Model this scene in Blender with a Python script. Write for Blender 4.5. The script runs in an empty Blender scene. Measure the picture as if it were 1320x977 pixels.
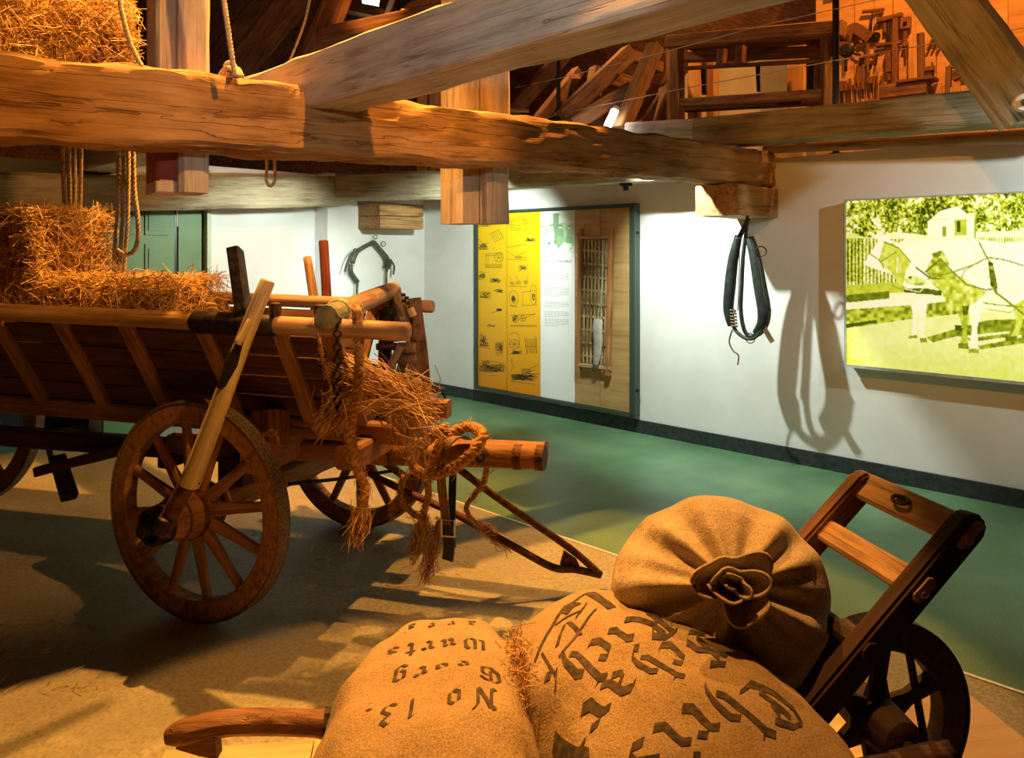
import bpy, bmesh, math, random
import numpy as np
from mathutils import Vector, Matrix, noise
from mathutils.bvhtree import BVHTree
random.seed(7); np.random.seed(7)
SC = bpy.context.scene
COL = SC.collection
PI = math.pi

# ------------------------------------------------------------------ camera
EYE = 1.55
HOR = 325.0
FPX = 1000.0
cam_data = bpy.data.cameras.new('camera'); cam = bpy.data.objects.new('camera', cam_data)
COL.objects.link(cam); cam.location = (0, 0, EYE); cam.rotation_euler = (PI/2, 0, 0)
cam_data.sensor_width = 36.0; cam_data.lens = 36.0*FPX/1320.0
cam_data.shift_y = -(488.5-HOR)/1320.0
cam_data.clip_start = 0.05
SC.camera = cam

# ------------------------------------------------------------------ world and lamps
w = bpy.data.worlds.new('world'); SC.world = w; w.use_nodes = True
w.node_tree.nodes['Background'].inputs[0].default_value = (0.30, 0.36, 0.30, 1)
w.node_tree.nodes['Background'].inputs[1].default_value = 0.008

def spot(name, loc, target, energy, color, angle, blend=0.3, size=0.04):
    d = bpy.data.lights.new(name, 'SPOT'); d.energy = energy; d.color = color
    d.spot_size = math.radians(angle); d.spot_blend = blend; d.shadow_soft_size = size
    o = bpy.data.objects.new(name, d); COL.objects.link(o); o.location = loc
    o.rotation_euler = (Vector(target)-Vector(loc)).to_track_quat('-Z', 'Y').to_euler()
    return o
def area(name, loc, target, energy, color, sx, sy):
    d = bpy.data.lights.new(name, 'AREA'); d.energy = energy; d.color = color
    d.shape = 'RECTANGLE'; d.size = sx; d.size_y = sy
    o = bpy.data.objects.new(name, d); COL.objects.link(o); o.location = loc
    o.rotation_euler = (Vector(target)-Vector(loc)).to_track_quat('-Z', 'Y').to_euler()
    return o
U = Vector((-0.7140, 0.7001, 0)); V = Vector((0.7001, 0.7140, 0))
def px(x, y, Z): return Vector(((x-660.0)/FPX*Z, Z, EYE+(HOR-y)/FPX*Z))
def onv(x, y, v):
    dx = (x-660.0)/FPX; Z = v/(dx*V.x+V.y); return px(x, y, Z)
def uv(u, v, z=0.0): return U*u + V*v + Vector((0, 0, z))
WARM = (1.0, 0.41, 0.078)
COOL = (0.86, 1.0, 0.90)
# warm exhibition spots under the roof and on the cross beam
spot('spot_sacks', (0.10, 2.12, 3.40), (-0.12, 1.95, 0.3), 330, WARM, 48, 0.15)
spot('spot_straw', (-1.0, 4.1, 4.75), (-1.75, 3.3, 0.2), 1650, WARM, 70, 0.3)
spot('spot_floor', (0.6, 4.9, 4.4), (0.1, 3.1, 0.0), 850, WARM, 42, 0.2)
spot('spot_wall', (0.9, 1.7, 3.3), (2.7, 4.6, 2.2), 130, WARM, 56, 0.6)
spot('spot_wagon', (-0.1, 4.9, 4.8), (-2.3, 3.7, 0.9), 650, WARM, 56, 0.25)
spot('spot_beam', (1.25, 1.45, 3.9), (-1.2, 3.6, 2.3), 480, WARM, 50, 0.45)
spot('spot_tools', tuple(uv(1.6, 6.2, 5.2)), tuple(uv(2.2, 7.9, 3.2)), 420, (1.0, 0.40, 0.08), 130, 0.5)
spot('spot_struts', tuple(uv(5.5, 6.0, 4.4)), tuple(uv(5.0, 7.6, 2.8)), 120, (1.0, 0.50, 0.16), 120, 0.5)
spot('spot_crate', tuple(px(470, -50, 6.4)), tuple(px(505, 30, 7.0)), 50, WARM, 90, 0.5)
# cool wall washers mounted behind the tie beam and under the roof
spot('washer_harness', (0.75, 5.41, 2.31), tuple(onv(950, 420, 5.53)), 235, COOL, 100, 0.6, 0.02)
spot('washer_board', tuple(onv(625, 245, 4.4)), tuple(onv(600, 410, 5.53)), 145, COOL, 110, 0.6, 0.02)
spot('washer_photo', tuple(uv(-0.1, 4.4, 2.5)), tuple(uv(0.6, 5.5, 1.2)), 105, COOL, 125, 0.6, 0.03)
spot('washer_back', tuple(uv(5.2, 3.5, 2.05)), tuple(uv(7.0, 3.4, 1.0)), 150, COOL, 92, 0.7, 0.03)
spot('beam_top_light', tuple(uv(0.6, 0.2, 2.5)), tuple(uv(2.4, 1.95, 2.42)), 70, (1.0, 0.93, 0.85), 60, 0.6)
SC.view_settings.view_transform = 'Standard'
SC.view_settings.look = 'None'
SC.view_settings.gamma = 1.0
SC.view_settings.use_curve_mapping = False
SC.view_settings.exposure = 0.0

# ------------------------------------------------------------------ helpers
WM = {}
def onu(x, y, u):
    dx = (x-660.0)/FPX; Z = u/(dx*U.x+U.y); return px(x, y, Z)
def onz(x, y, z):
    Z = (EYE-z)*FPX/(y-HOR); return px(x, y, Z)
def tagp(o, label=None, cat=None, group=None, kind=None):
    if label: o['label'] = label
    if cat: o['category'] = cat
    if group: o['group'] = group
    if kind: o['kind'] = kind
    return o
def thing(name, loc, label, cat, group=None):
    o = bpy.data.objects.new(name, None); COL.objects.link(o); o.location = loc
    o.empty_display_size = 0.05
    WM[o] = Matrix.Translation(Vector(loc)); return tagp(o, label, cat, group)
def place(o, parent, M):
    COL.objects.link(o); WM[o] = M
    if parent is None: o.matrix_basis = M
    else:
        o.parent = parent; o.matrix_basis = WM[parent].inverted() @ M
    return o
def mkobj(name, verts, faces, mat, parent=None, M=None, smooth=False):
    me = bpy.data.meshes.new(name); me.from_pydata([tuple(v) for v in verts], [], faces)
    if smooth:
        me.polygons.foreach_set('use_smooth', [True]*len(me.polygons))
    me.update()
    if mat: me.materials.append(mat)
    o = bpy.data.objects.new(name, me)
    return place(o, parent, M or Matrix.Identity(4))
def frame(p0, p1, up=Vector((0, 0, 1))):
    x = (p1-p0).normalized(); y = up.cross(x)
    if y.length < 1e-4: y = Vector((0, 1, 0)).cross(x)
    y.normalize(); z = x.cross(y)
    M = Matrix((x, y, z)).transposed().to_4x4(); M.translation = (p0+p1)/2
    return M
class MB:
    def __init__(s): s.v = []; s.f = []
    def add(s, vs, fs, M=None):
        n = len(s.v)
        s.v += [(M @ Vector(v)) if M else Vector(v) for v in vs]
        s.f += [tuple(i+n for i in f) for f in fs]; return s
    def box(s, c, d, M=None):
        x, y, z = d[0]/2, d[1]/2, d[2]/2; b = min(x, y, z)*0.25
        vs = []; 
        for sz in (-1, 1):
            zz = z*sz
            for (ax, ay, az) in ((x-b, y-b, zz),):
                vs += [(c[0]-ax, c[1]-ay, c[2]+zz), (c[0]+ax, c[1]-ay, c[2]+zz), (c[0]+ax, c[1]+ay, c[2]+zz), (c[0]-ax, c[1]+ay, c[2]+zz)]
            zi = (z-b)*sz
            vs += [(c[0]-x, c[1]-y, c[2]+zi), (c[0]+x, c[1]-y, c[2]+zi), (c[0]+x, c[1]+y, c[2]+zi), (c[0]-x, c[1]+y, c[2]+zi)]
        fs = [(3, 2, 1, 0), (8, 9, 10, 11)]
        for i in range(4):
            j = (i+1) % 4
            fs += [(i, j, 4+j, 4+i), (4+i, 4+j, 12+j, 12+i), (12+i, 12+j, 8+j, 8+i)]
        return s.add(vs, fs, M)
    def prism(s, poly, y0, y1, M=None):
        n = len(poly)
        vs = [(p[0], y0, p[1]) for p in poly]+[(p[0], y1, p[1]) for p in poly]
        fs = [tuple(range(n)), tuple(range(2*n-1, n-1, -1))]+[(i, n+i, n+(i+1) % n, (i+1) % n) for i in range(n)]
        return s.add(vs, fs, M)
    def tube(s, pts, r, n=8, caps=True, flat=1.0, up=None):
        pts = [Vector(p) for p in pts]; m = len(pts)
        rs = r if hasattr(r, '__len__') else [r]*m
        vs = []; prev = up
        for i, p in enumerate(pts):
            t = (pts[min(i+1, m-1)]-pts[max(i-1, 0)]).normalized()
            if prev is None: prev = Vector((0, 0, 1)) if abs(t.z) < 0.9 else Vector((1, 0, 0))
            a = prev-t*prev.dot(t)
            if a.length < 1e-5: a = t.orthogonal()
            a.normalize(); b = t.cross(a); prev = a
            for k in range(n):
                th = 2*PI*k/n
                vs.append(p+a*(math.cos(th)*rs[i])+b*(math.sin(th)*rs[i]*flat))
        fs = []
        for i in range(m-1):
            for k in range(n):
                k2 = (k+1) % n
                fs.append((i*n+k, i*n+k2, (i+1)*n+k2, (i+1)*n+k))
        if caps: fs += [tuple(range(n-1, -1, -1)), tuple(range((m-1)*n, m*n))]
        return s.add(vs, fs)
    def ribbon(s, pts, width, thick, wdir):
        pts = [Vector(p) for p in pts]; m = len(pts); vs = []; fs = []
        for i, p in enumerate(pts):
            t = (pts[min(i+1, m-1)]-pts[max(i-1, 0)]).normalized()
            wd = Vector(wdir[i]) if isinstance(wdir, list) else Vector(wdir)
            wd = (wd-t*wd.dot(t)).normalized(); nn = t.cross(wd)
            a = wd*width/2; b = nn*thick/2
            vs += [p-a-b, p+a-b, p+a+b, p-a+b]
        for i in range(m-1):
            for k in range(4):
                k2 = (k+1) % 4; fs.append((i*4+k, i*4+k2, (i+1)*4+k2, (i+1)*4+k))
        fs += [(3, 2, 1, 0), tuple(range((m-1)*4, m*4))]
        return s.add(vs, fs)
    def lathe(s, prof, n=24, M=None):   # prof: (x along axis, radius)
        vs = []; fs = []; m = len(prof)
        for x, r in prof:
            for k in range(n):
                th = 2*PI*k/n; vs.append((x, r*math.cos(th), r*math.sin(th)))
        for i in range(m-1):
            for k in range(n):
                k2 = (k+1) % n; fs.append((i*n+k, i*n+k2, (i+1)*n+k2, (i+1)*n+k))
        fs += [tuple(range(n-1, -1, -1)), tuple(range((m-1)*n, m*n))]
        return s.add(vs, fs, M)
    def ring(s, c, R, r, axis, n=20, k=6):
        a = Vector(axis).normalized(); e1 = a.orthogonal().normalized(); e2 = a.cross(e1); vs = []; fs = []
        for i in range(n):
            th = 2*PI*i/n; d = e1*math.cos(th)+e2*math.sin(th)
            for j in range(k):
                ph = 2*PI*j/k; vs.append(Vector(c)+d*(R+r*math.cos(ph))+a*(r*math.sin(ph)))
        for i in range(n):
            for j in range(k):
                fs.append((i*k+j, ((i+1) % n)*k+j, ((i+1) % n)*k+(j+1) % k, i*k+(j+1) % k))
        return s.add(vs, fs)
    def build(s, name, mat, parent=None, M=None, smooth=False, local=True):
        vs = s.v
        if M is None and local and vs:
            c = Vector((sum(v[0] for v in vs)/len(vs), sum(v[1] for v in vs)/len(vs), min(v[2] for v in vs)))
            M = Matrix.Translation(c); vs = [Vector(v)-c for v in vs]
        return mkobj(name, vs, s.f, mat, parent, M, smooth)
def spline(pts, n=8):
    pts = [Vector(p) for p in pts]; out = []
    for i in range(len(pts)-1):
        p0 = pts[max(i-1, 0)]; p1 = pts[i]; p2 = pts[i+1]; p3 = pts[min(i+2, len(pts)-1)]
        for k in range(n):
            t = k/n
            out.append(0.5*((2*p1)+(p2-p0)*t+(2*p0-5*p1+4*p2-p3)*t*t+(3*p1-p0-3*p2+p3)*t**3))
    out.append(pts[-1]); return out
def sharp(o, ang=35):
    try:
        me = o.data
        me.polygons.foreach_set('use_smooth', [True]*len(me.polygons))
        me.set_sharp_from_angle(angle=math.radians(ang))
    except Exception: pass
    return o
def beam(name, p0, p1, w, h, mat, parent=None, rough=0.0, seg=2, side=1, ch=0.12, taper=1.0, up=Vector((0, 0, 1)), sag=0.0, seed=0, bow=0.0):
    """squared timber: local X along the length, real chamfers, hewn surface"""
    p0 = Vector(p0); p1 = Vector(p1); L = (p1-p0).length
    M = frame(p0, p1, up); c = min(w, h)*ch
    prof = []
    cs = [(-w/2, -h/2+c), (-w/2, h/2-c), (-w/2+c, h/2), (w/2-c, h/2), (w/2, h/2-c), (w/2, -h/2+c), (w/2-c, -h/2), (-w/2+c, -h/2)]
    for i in range(8):
        a = cs[i]; b = cs[(i+1) % 8]; n = side if i % 2 == 0 else max(1, side//3)
        for k in range(n): prof.append((a[0]+(b[0]-a[0])*k/n, a[1]+(b[1]-a[1])*k/n))
    n = len(prof); vs = []; fs = []; off = Vector((seed*3.7, seed*1.3, seed*2.1))
    for i in range(seg+1):
        t = i/seg; x = (t-0.5)*L; tp = 1+(taper-1)*t
        dz = sag*(1-(2*t-1)**2)*-1; dy = bow*(1-(2*t-1)**2)
        for (a, b) in prof:
            q = Vector((x, a*tp, b*tp))
            if rough:
                d = Vector((0, a, b)); d.normalize()
                nz = noise.fractal(Vector((x*2.2, a*6, b*6))+off, 1.0, 2.0, 4)+0.6*noise.noise(Vector((x*7, a*22, b*22))+off)
                q += d*(nz*rough)
            q.z += dz; q.y += dy
            vs.append(q)
    for i in range(seg):
        for k in range(n):
            k2 = (k+1) % n; fs.append((i*n+k, i*n+k2, (i+1)*n+k2, (i+1)*n+k))
    fs += [tuple(range(n-1, -1, -1)), tuple(range(seg*n, seg*n+n))]
    o = mkobj(name, vs, fs, mat, parent, M)
    if rough: sharp(o, 40)
    return o
def pole(name, p0, p1, r0, r1, mat, parent=None, n=10, seg=6, wob=0.0):
    p0 = Vector(p0); p1 = Vector(p1); M = frame(p0, p1); L = (p1-p0).length; b = MB()
    pts = []; rs = []
    for i in range(seg+1):
        t = i/seg
        pts.append(((t-.5)*L, wob*math.sin(5*t+p0.x), wob*math.cos(4*t+p0.y))); rs.append(r0+(r1-r0)*t)
    e = 0.15*r0
    pts = [pts[0]]+[(pts[0][0]+e, pts[0][1], pts[0][2])]+pts[1:-1]+[(pts[-1][0]-e, pts[-1][1], pts[-1][2])]+[pts[-1]]
    rs = [rs[0]*0.86, rs[0]]+rs[1:-1]+[rs[-1], rs[-1]*0.86]
    b.tube(pts, rs, n, up=Vector((0, 0, 1)))
    return sharp(mkobj(name, b.v, b.f, mat, parent, M), 50)

# ------------------------------------------------------------------ materials
def new_mat(name):
    m = bpy.data.materials.new(name); m.use_nodes = True; nt = m.node_tree
    return m, nt, nt.nodes['Principled BSDF']
def nd(nt, t, **kw):
    n = nt.nodes.new(t)
    for k, v in kw.items(): setattr(n, k, v)
    return n
def ramp(nt, fac, stops):
    r = nd(nt, 'ShaderNodeValToRGB'); nt.links.new(fac, r.inputs[0])
    e = r.color_ramp.elements
    while len(e) < len(stops): e.new(0.5)
    for i, (p, c) in enumerate(stops): e[i].position = p; e[i].color = (*c, 1)
    return r.outputs[0]
def wood(name, dark, mid, light, scale=1.0, stretch=0.12, rough=0.75, bump=0.35, crack=True):
    m, nt, b = new_mat(name)
    tc = nd(nt, 'ShaderNodeTexCoord'); mp = nd(nt, 'ShaderNodeMapping'); oi = nd(nt, 'ShaderNodeObjectInfo')
    va = nd(nt, 'ShaderNodeVectorMath', operation='MULTIPLY_ADD')
    nt.links.new(oi.outputs['Random'], va.inputs[0]); va.inputs[1].default_value = (13.1, 7.7, 9.3)
    nt.links.new(tc.outputs['Object'], va.inputs[2])
    nt.links.new(va.outputs[0], mp.inputs[0]); mp.inputs['Scale'].default_value = (stretch*scale, scale, scale)
    n1 = nd(nt, 'ShaderNodeTexNoise'); n1.inputs['Scale'].default_value = 28; n1.inputs['Detail'].default_value = 6; n1.inputs['Roughness'].default_value = 0.65
    nt.links.new(mp.outputs[0], n1.inputs['Vector'])
    n2 = nd(nt, 'ShaderNodeTexNoise'); n2.inputs['Scale'].default_value = 3.5; n2.inputs['Detail'].default_value = 4
    nt.links.new(va.outputs[0], n2.inputs['Vector'])
    mx = nd(nt, 'ShaderNodeMath', operation='MULTIPLY_ADD'); nt.links.new(n1.outputs[0], mx.inputs[0]); mx.inputs[1].default_value = 0.65
    ms = nd(nt, 'ShaderNodeMath', operation='MULTIPLY'); nt.links.new(n2.outputs[0], ms.inputs[0]); ms.inputs[1].default_value = 0.35
    nt.links.new(ms.outputs[0], mx.inputs[2])
    col = ramp(nt, mx.outputs[0], [(0.32, dark), (0.5, mid), (0.68, light)])
    h = mx.outputs[0]
    if crack:
        n3 = nd(nt, 'ShaderNodeTexNoise'); n3.inputs['Scale'].default_value = 9; n3.inputs['Detail'].default_value = 3
        m2 = nd(nt, 'ShaderNodeMapping'); m2.inputs['Scale'].default_value = (stretch*0.3*scale, scale*1.4, scale*1.4); m2.inputs['Location'].default_value = (3, 5, 1)
        nt.links.new(va.outputs[0], m2.inputs[0]); nt.links.new(m2.outputs[0], n3.inputs['Vector'])
        s = nd(nt, 'ShaderNodeMath', operation='SUBTRACT'); nt.links.new(n3.outputs[0], s.inputs[0]); s.inputs[1].default_value = 0.5
        a = nd(nt, 'ShaderNodeMath', operation='ABSOLUTE'); nt.links.new(s.outputs[0], a.inputs[0])
        cr = ramp(nt, a.outputs[0], [(0.0, (0.35,)*3), (0.008, (1, 1, 1))])
        mm = nd(nt, 'ShaderNodeMix', data_type='RGBA', blend_type='MULTIPLY'); mm.inputs[0].default_value = 0.75
        nt.links.new(col, mm.inputs[6]); nt.links.new(cr, mm.inputs[7]); col = mm.outputs[2]
        hh = nd(nt, 'ShaderNodeMath', operation='MULTIPLY'); nt.links.new(h, hh.inputs[0]); nt.links.new(cr, hh.inputs[1]); h = hh.outputs[0]
    nt.links.new(col, b.inputs['Base Color'])
    bp = nd(nt, 'ShaderNodeBump'); bp.inputs['Strength'].default_value = bump; bp.inputs['Distance'].default_value = 0.02
    nt.links.new(h, bp.inputs['Height']); nt.links.new(bp.outputs[0], b.inputs['Normal'])
    b.inputs['Roughness'].default_value = rough
    b.inputs['Specular IOR Level'].default_value = 0.3
    return m
def noisy(name, c1, c2, scale=6, rough=0.8, bump=0.1, detail=5, metal=0.0, lo=0.35, hi=0.65, spec=0.4, dist=0.01):
    m, nt, b = new_mat(name)
    tc = nd(nt, 'ShaderNodeTexCoord'); n1 = nd(nt, 'ShaderNodeTexNoise')
    n1.inputs['Scale'].default_value = scale; n1.inputs['Detail'].default_value = detail
    nt.links.new(tc.outputs['Object'], n1.inputs['Vector'])
    nt.links.new(ramp(nt, n1.outputs[0], [(lo, c1), (hi, c2)]), b.inputs['Base Color'])
    if bump:
        bp = nd(nt, 'ShaderNodeBump'); bp.inputs['Strength'].default_value = bump; bp.inputs['Distance'].default_value = dist
        nt.links.new(n1.outputs[0], bp.inputs['Height']); nt.links.new(bp.outputs[0], b.inputs['Normal'])
    b.inputs['Roughness'].default_value = rough; b.inputs['Metallic'].default_value = metal
    b.inputs['Specular IOR Level'].default_value = spec
    return m
def flat(name, c, rough=0.6, emit=0.0):
    m, nt, b = new_mat(name); b.inputs['Base Color'].default_value = (*c, 1); b.inputs['Roughness'].default_value = rough
    if emit: b.inputs['Emission Color'].default_value = (*c, 1); b.inputs['Emission Strength'].default_value = emit
    return m
def floor_mat(name, c1, c2, c3, scale, spk, rough):
    m, nt, b = new_mat(name); tc = nd(nt, 'ShaderNodeTexCoord')
    n1 = nd(nt, 'ShaderNodeTexNoise'); n1.inputs['Scale'].default_value = scale; n1.inputs['Detail'].default_value = 6
    n2 = nd(nt, 'ShaderNodeTexNoise'); n2.inputs['Scale'].default_value = spk; n2.inputs['Detail'].default_value = 4; n2.inputs['Roughness'].default_value = 0.8
    for n in (n1, n2): nt.links.new(tc.outputs['Object'], n.inputs['Vector'])
    a = ramp(nt, n1.outputs[0], [(0.35, c1), (0.65, c2)])
    f = ramp(nt, n2.outputs[0], [(0.42, (0, 0, 0)), (0.66, (1, 1, 1))])
    mx = nd(nt, 'ShaderNodeMix', data_type='RGBA'); nt.links.new(f, mx.inputs[0]); nt.links.new(a, mx.inputs[6]); mx.inputs[7].default_value = (*c3, 1)
    nt.links.new(mx.outputs[2], b.inputs['Base Color'])
    bp = nd(nt, 'ShaderNodeBump'); bp.inputs['Strength'].default_value = 0.06; nt.links.new(n2.outputs[0], bp.inputs['Height']); nt.links.new(bp.outputs[0], b.inputs['Normal'])
    b.inputs['Roughness'].default_value = rough; b.inputs['Specular IOR Level'].default_value = 0.35
    return m
def straw_mat(name, dark, mid, light):
    m, nt, b = new_mat(name); g = nd(nt, 'ShaderNodeNewGeometry')
    nt.links.new(ramp(nt, g.outputs['Random Per Island'], [(0.0, dark), (0.45, mid), (1.0, light)]), b.inputs['Base Color'])
    b.inputs['Roughness'].default_value = 0.5; return m
def burlap(name, c1, c2):
    m, nt, b = new_mat(name); tc = nd(nt, 'ShaderNodeTexCoord')
    n1 = nd(nt, 'ShaderNodeTexNoise'); n1.inputs['Scale'].default_value = 7; n1.inputs['Detail'].default_value = 8; n1.inputs['Roughness'].default_value = 0.7
    nt.links.new(tc.outputs['Object'], n1.inputs['Vector'])
    n2 = nd(nt, 'ShaderNodeTexNoise'); n2.inputs['Scale'].default_value = 260; n2.inputs['Detail'].default_value = 3
    nt.links.new(tc.outputs['Object'], n2.inputs['Vector'])
    n4 = nd(nt, 'ShaderNodeTexNoise'); n4.inputs['Scale'].default_value = 60; n4.inputs['Detail'].default_value = 3
    nt.links.new(tc.outputs['Object'], n4.inputs['Vector'])
    col = ramp(nt, n1.outputs[0], [(0.3, c1), (0.7, c2)])
    f = ramp(nt, n2.outputs[0], [(0.35, (0.6, 0.58, 0.55)), (0.6, (1, 1, 1))])
    mm = nd(nt, 'ShaderNodeMix', data_type='RGBA', blend_type='MULTIPLY'); mm.inputs[0].default_value = 1
    nt.links.new(col, mm.inputs[6]); nt.links.new(f, mm.inputs[7])
    sp = ramp(nt, n4.outputs[0], [(0.24, (0.35, 0.3, 0.25)), (0.31, (1, 1, 1))])
    m3 = nd(nt, 'ShaderNodeMix', data_type='RGBA', blend_type='MULTIPLY'); m3.inputs[0].default_value = 1
    nt.links.new(mm.outputs[2], m3.inputs[6]); nt.links.new(sp, m3.inputs[7])
    nt.links.new(m3.outputs[2], b.inputs['Base Color'])
    bp = nd(nt, 'ShaderNodeBump'); bp.inputs['Strength'].default_value = 0.35; bp.inputs['Distance'].default_value = 0.004
    nt.links.new(n2.outputs[0], bp.inputs['Height'])
    b2 = nd(nt, 'ShaderNodeBump'); b2.inputs['Strength'].default_value = 0.5; b2.inputs['Distance'].default_value = 0.03
    nt.links.new(n1.outputs[0], b2.inputs['Height']); nt.links.new(bp.outputs[0], b2.inputs['Normal']); nt.links.new(b2.outputs[0], b.inputs['Normal'])
    b.inputs['Roughness'].default_value = 0.95; b.inputs['Specular IOR Level'].default_value = 0.1
    return m
M_beam = wood('hewn_oak', (0.14, 0.065, 0.022), (0.42, 0.23, 0.085), (0.56, 0.34, 0.15), 1.0, 0.1, 0.8, 0.8)
M_grey = wood('weathered_oak', (0.26, 0.21, 0.15), (0.52, 0.46, 0.38), (0.68, 0.62, 0.53), 1.0, 0.1, 0.8, 0.5)
M_olive = wood('old_spruce', (0.14, 0.11, 0.06), (0.34, 0.29, 0.18), (0.46, 0.40, 0.26), 1.0, 0.1, 0.8, 0.5)
M_dark = wood('dark_roof_timber', (0.05, 0.02, 0.01), (0.20, 0.09, 0.04), (0.34, 0.17, 0.08), 1.0, 0.1, 0.8, 0.4)
M_wagon = wood('wagon_wood', (0.085, 0.037, 0.015), (0.30, 0.15, 0.058), (0.45, 0.25, 0.11), 1.4, 0.1, 0.7, 0.35)
M_plank = wood('wagon_plank', (0.03, 0.011, 0.004), (0.085, 0.036, 0.013), (0.14, 0.062, 0.024), 1.4, 0.08, 0.75, 0.4)
M_pale = wood('pale_wood', (0.28, 0.22, 0.12), (0.52, 0.44, 0.27), (0.66, 0.58, 0.40), 1.8, 0.08, 0.65, 0.3)
M_rail = wood('worn_rail', (0.16, 0.09, 0.04), (0.44, 0.27, 0.13), (0.58, 0.40, 0.22), 1.6, 0.08, 0.65, 0.3)
M_barrow = wood('barrow_wood', (0.012, 0.006, 0.004), (0.045, 0.021, 0.011), (0.09, 0.045, 0.022), 1.6, 0.08, 0.7, 0.4)
M_handle = wood('handle_wood', (0.05, 0.022, 0.01), (0.18, 0.085, 0.035), (0.30, 0.15, 0.07), 1.6, 0.08, 0.6, 0.4)
M_board = wood('light_board', (0.40, 0.27, 0.12), (0.60, 0.43, 0.22), (0.70, 0.53, 0.30), 0.8, 0.06, 0.5, 0.08, crack=False)
M_pine = wood('varnished_pine', (0.26, 0.15, 0.05), (0.42, 0.26, 0.10), (0.52, 0.34, 0.14), 0.8, 0.06, 0.45, 0.06, crack=False)
M_oiled = wood('orange_board', (0.42, 0.18, 0.05), (0.62, 0.30, 0.09), (0.72, 0.40, 0.15), 0.8, 0.06, 0.6, 0.1, crack=False)
M_tool = wood('tool_wood', (0.06, 0.02, 0.01), (0.19, 0.07, 0.025), (0.30, 0.12, 0.045), 3, 0.15, 0.6, 0.2, crack=False)
M_iron = noisy('old_iron', (0.012, 0.011, 0.010), (0.05, 0.035, 0.026), 30, 0.55, 0.3, metal=0.6)
M_rust = noisy('rusty_iron', (0.05, 0.022, 0.012), (0.17, 0.07, 0.03), 40, 0.7, 0.3, metal=0.3)
M_tire = noisy('wheel_tyre_iron', (0.10, 0.075, 0.05), (0.24, 0.20, 0.14), 90, 0.6, 0.4, metal=0.4)
M_black = flat('black_paint_and_shade', (0.012, 0.013, 0.014), 0.4)
M_leather = noisy('brown_leather', (0.10, 0.055, 0.025), (0.25, 0.15, 0.07), 20, 0.5, 0.15)
M_blackleather = noisy('black_leather', (0.008, 0.012, 0.011), (0.030, 0.040, 0.036), 18, 0.42, 0.2)
M_greenleather = noisy('greenish_leather', (0.035, 0.05, 0.035), (0.10, 0.12, 0.08), 22, 0.6, 0.2)
M_wall = noisy('white_plaster', (0.74, 0.73, 0.70), (0.82, 0.81, 0.79), 2.5, 0.9, 0.10, spec=0.2, dist=0.03)
M_lino = floor_mat('green_linoleum', (0.10, 0.205, 0.10), (0.16, 0.29, 0.145), (0.065, 0.135, 0.07), 3, 120, 0.42)
M_stage = floor_mat('stage_floor', (0.27, 0.26, 0.17), (0.38, 0.36, 0.24), (0.20, 0.19, 0.125), 2.0, 60, 0.6)
M_base = noisy('dark_baseboard', (0.018, 0.026, 0.026), (0.04, 0.05, 0.05), 30, 0.5, 0.05)
M_trim = noisy('metal_edge', (0.75, 0.72, 0.62), (0.9, 0.87, 0.8), 60, 0.35, 0.02, metal=0.3)
M_door = noisy('green_door_paint', (0.11, 0.20, 0.075), (0.14, 0.245, 0.10), 4, 0.5, 0.03)
M_straw = straw_mat('straw', (0.30, 0.15, 0.04), (0.62, 0.38, 0.11), (0.86, 0.66, 0.30))
M_hay = straw_mat('old_straw', (0.24, 0.09, 0.025), (0.60, 0.34, 0.13), (0.95, 0.76, 0.46))
M_strawcore = noisy('straw_mass', (0.14, 0.06, 0.015), (0.42, 0.24, 0.07), 40, 0.9, 0.9, lo=0.4, hi=0.6)
M_rope = noisy('hemp_rope', (0.36, 0.28, 0.17), (0.62, 0.52, 0.36), 60, 0.9, 0.2)
M_strawrope = noisy('straw_rope', (0.22, 0.10, 0.03), (0.60, 0.34, 0.11), 70, 0.9, 0.5)
M_sack = burlap('sack_cloth', (0.33, 0.245, 0.145), (0.47, 0.365, 0.23))
M_sack3 = burlap('light_sack_cloth', (0.52, 0.44, 0.33), (0.70, 0.60, 0.47))
M_ink = noisy('black_print', (0.025, 0.02, 0.016), (0.09, 0.065, 0.045), 60, 0.9, 0.0)
M_blueink = noisy('grey_blue_print', (0.16, 0.20, 0.20), (0.24, 0.28, 0.27), 30, 0.9, 0.0)

# ================================================================== structure
def uvbox(name, u0, u1, v0, v1, z0, z1, mat, kind='structure', parent=None):
    b = MB(); c = [(u0, v0), (u1, v0), (u1, v1), (u0, v1)]
    vs = [uv(a, d, z0) for a, d in c]+[uv(a, d, z1) for a, d in c]
    b.add(vs, [(0, 1, 2, 3), (7, 6, 5, 4), (0, 4, 5, 1), (1, 5, 6, 2), (2, 6, 7, 3), (3, 7, 4, 0)])
    cc = uv((u0+u1)/2, (v0+v1)/2, z0); M = Matrix((U, V, Vector((0, 0, 1)))).transposed().to_4x4(); M.translation = cc
    Mi = M.inverted()
    o = mkobj(name, [Mi @ v for v in b.v], b.f, mat, parent, M)
    bm = bmesh.new(); bm.from_mesh(o.data); bmesh.ops.recalc_face_normals(bm, faces=bm.faces); bm.to_mesh(o.data); bm.free()
    if kind and parent is None: o['kind'] = kind
    return o
UB = 7.03; VR = 5.53
uvbox('floor', -6, 9.6, -5, 11.5, -0.2, 0.0, M_lino)
uvbox('floor_platform', -5.8, 6.9, -4.8, 3.17, 0.0, 0.012, M_stage)
uvbox('trim_1', -5.8, 6.9, 3.17, 3.185, 0.0, 0.016, M_trim)
uvbox('wall_right', -6, 9.6, VR, VR+0.35, 0, 2.25, M_wall)
uvbox('wall_back', UB, UB+0.35, -5, 0.95, 0, 2.35, M_wall)
uvbox('wall_back_right', UB, UB+0.35, 2.25, VR, 0, 2.35, M_wall)
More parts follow.
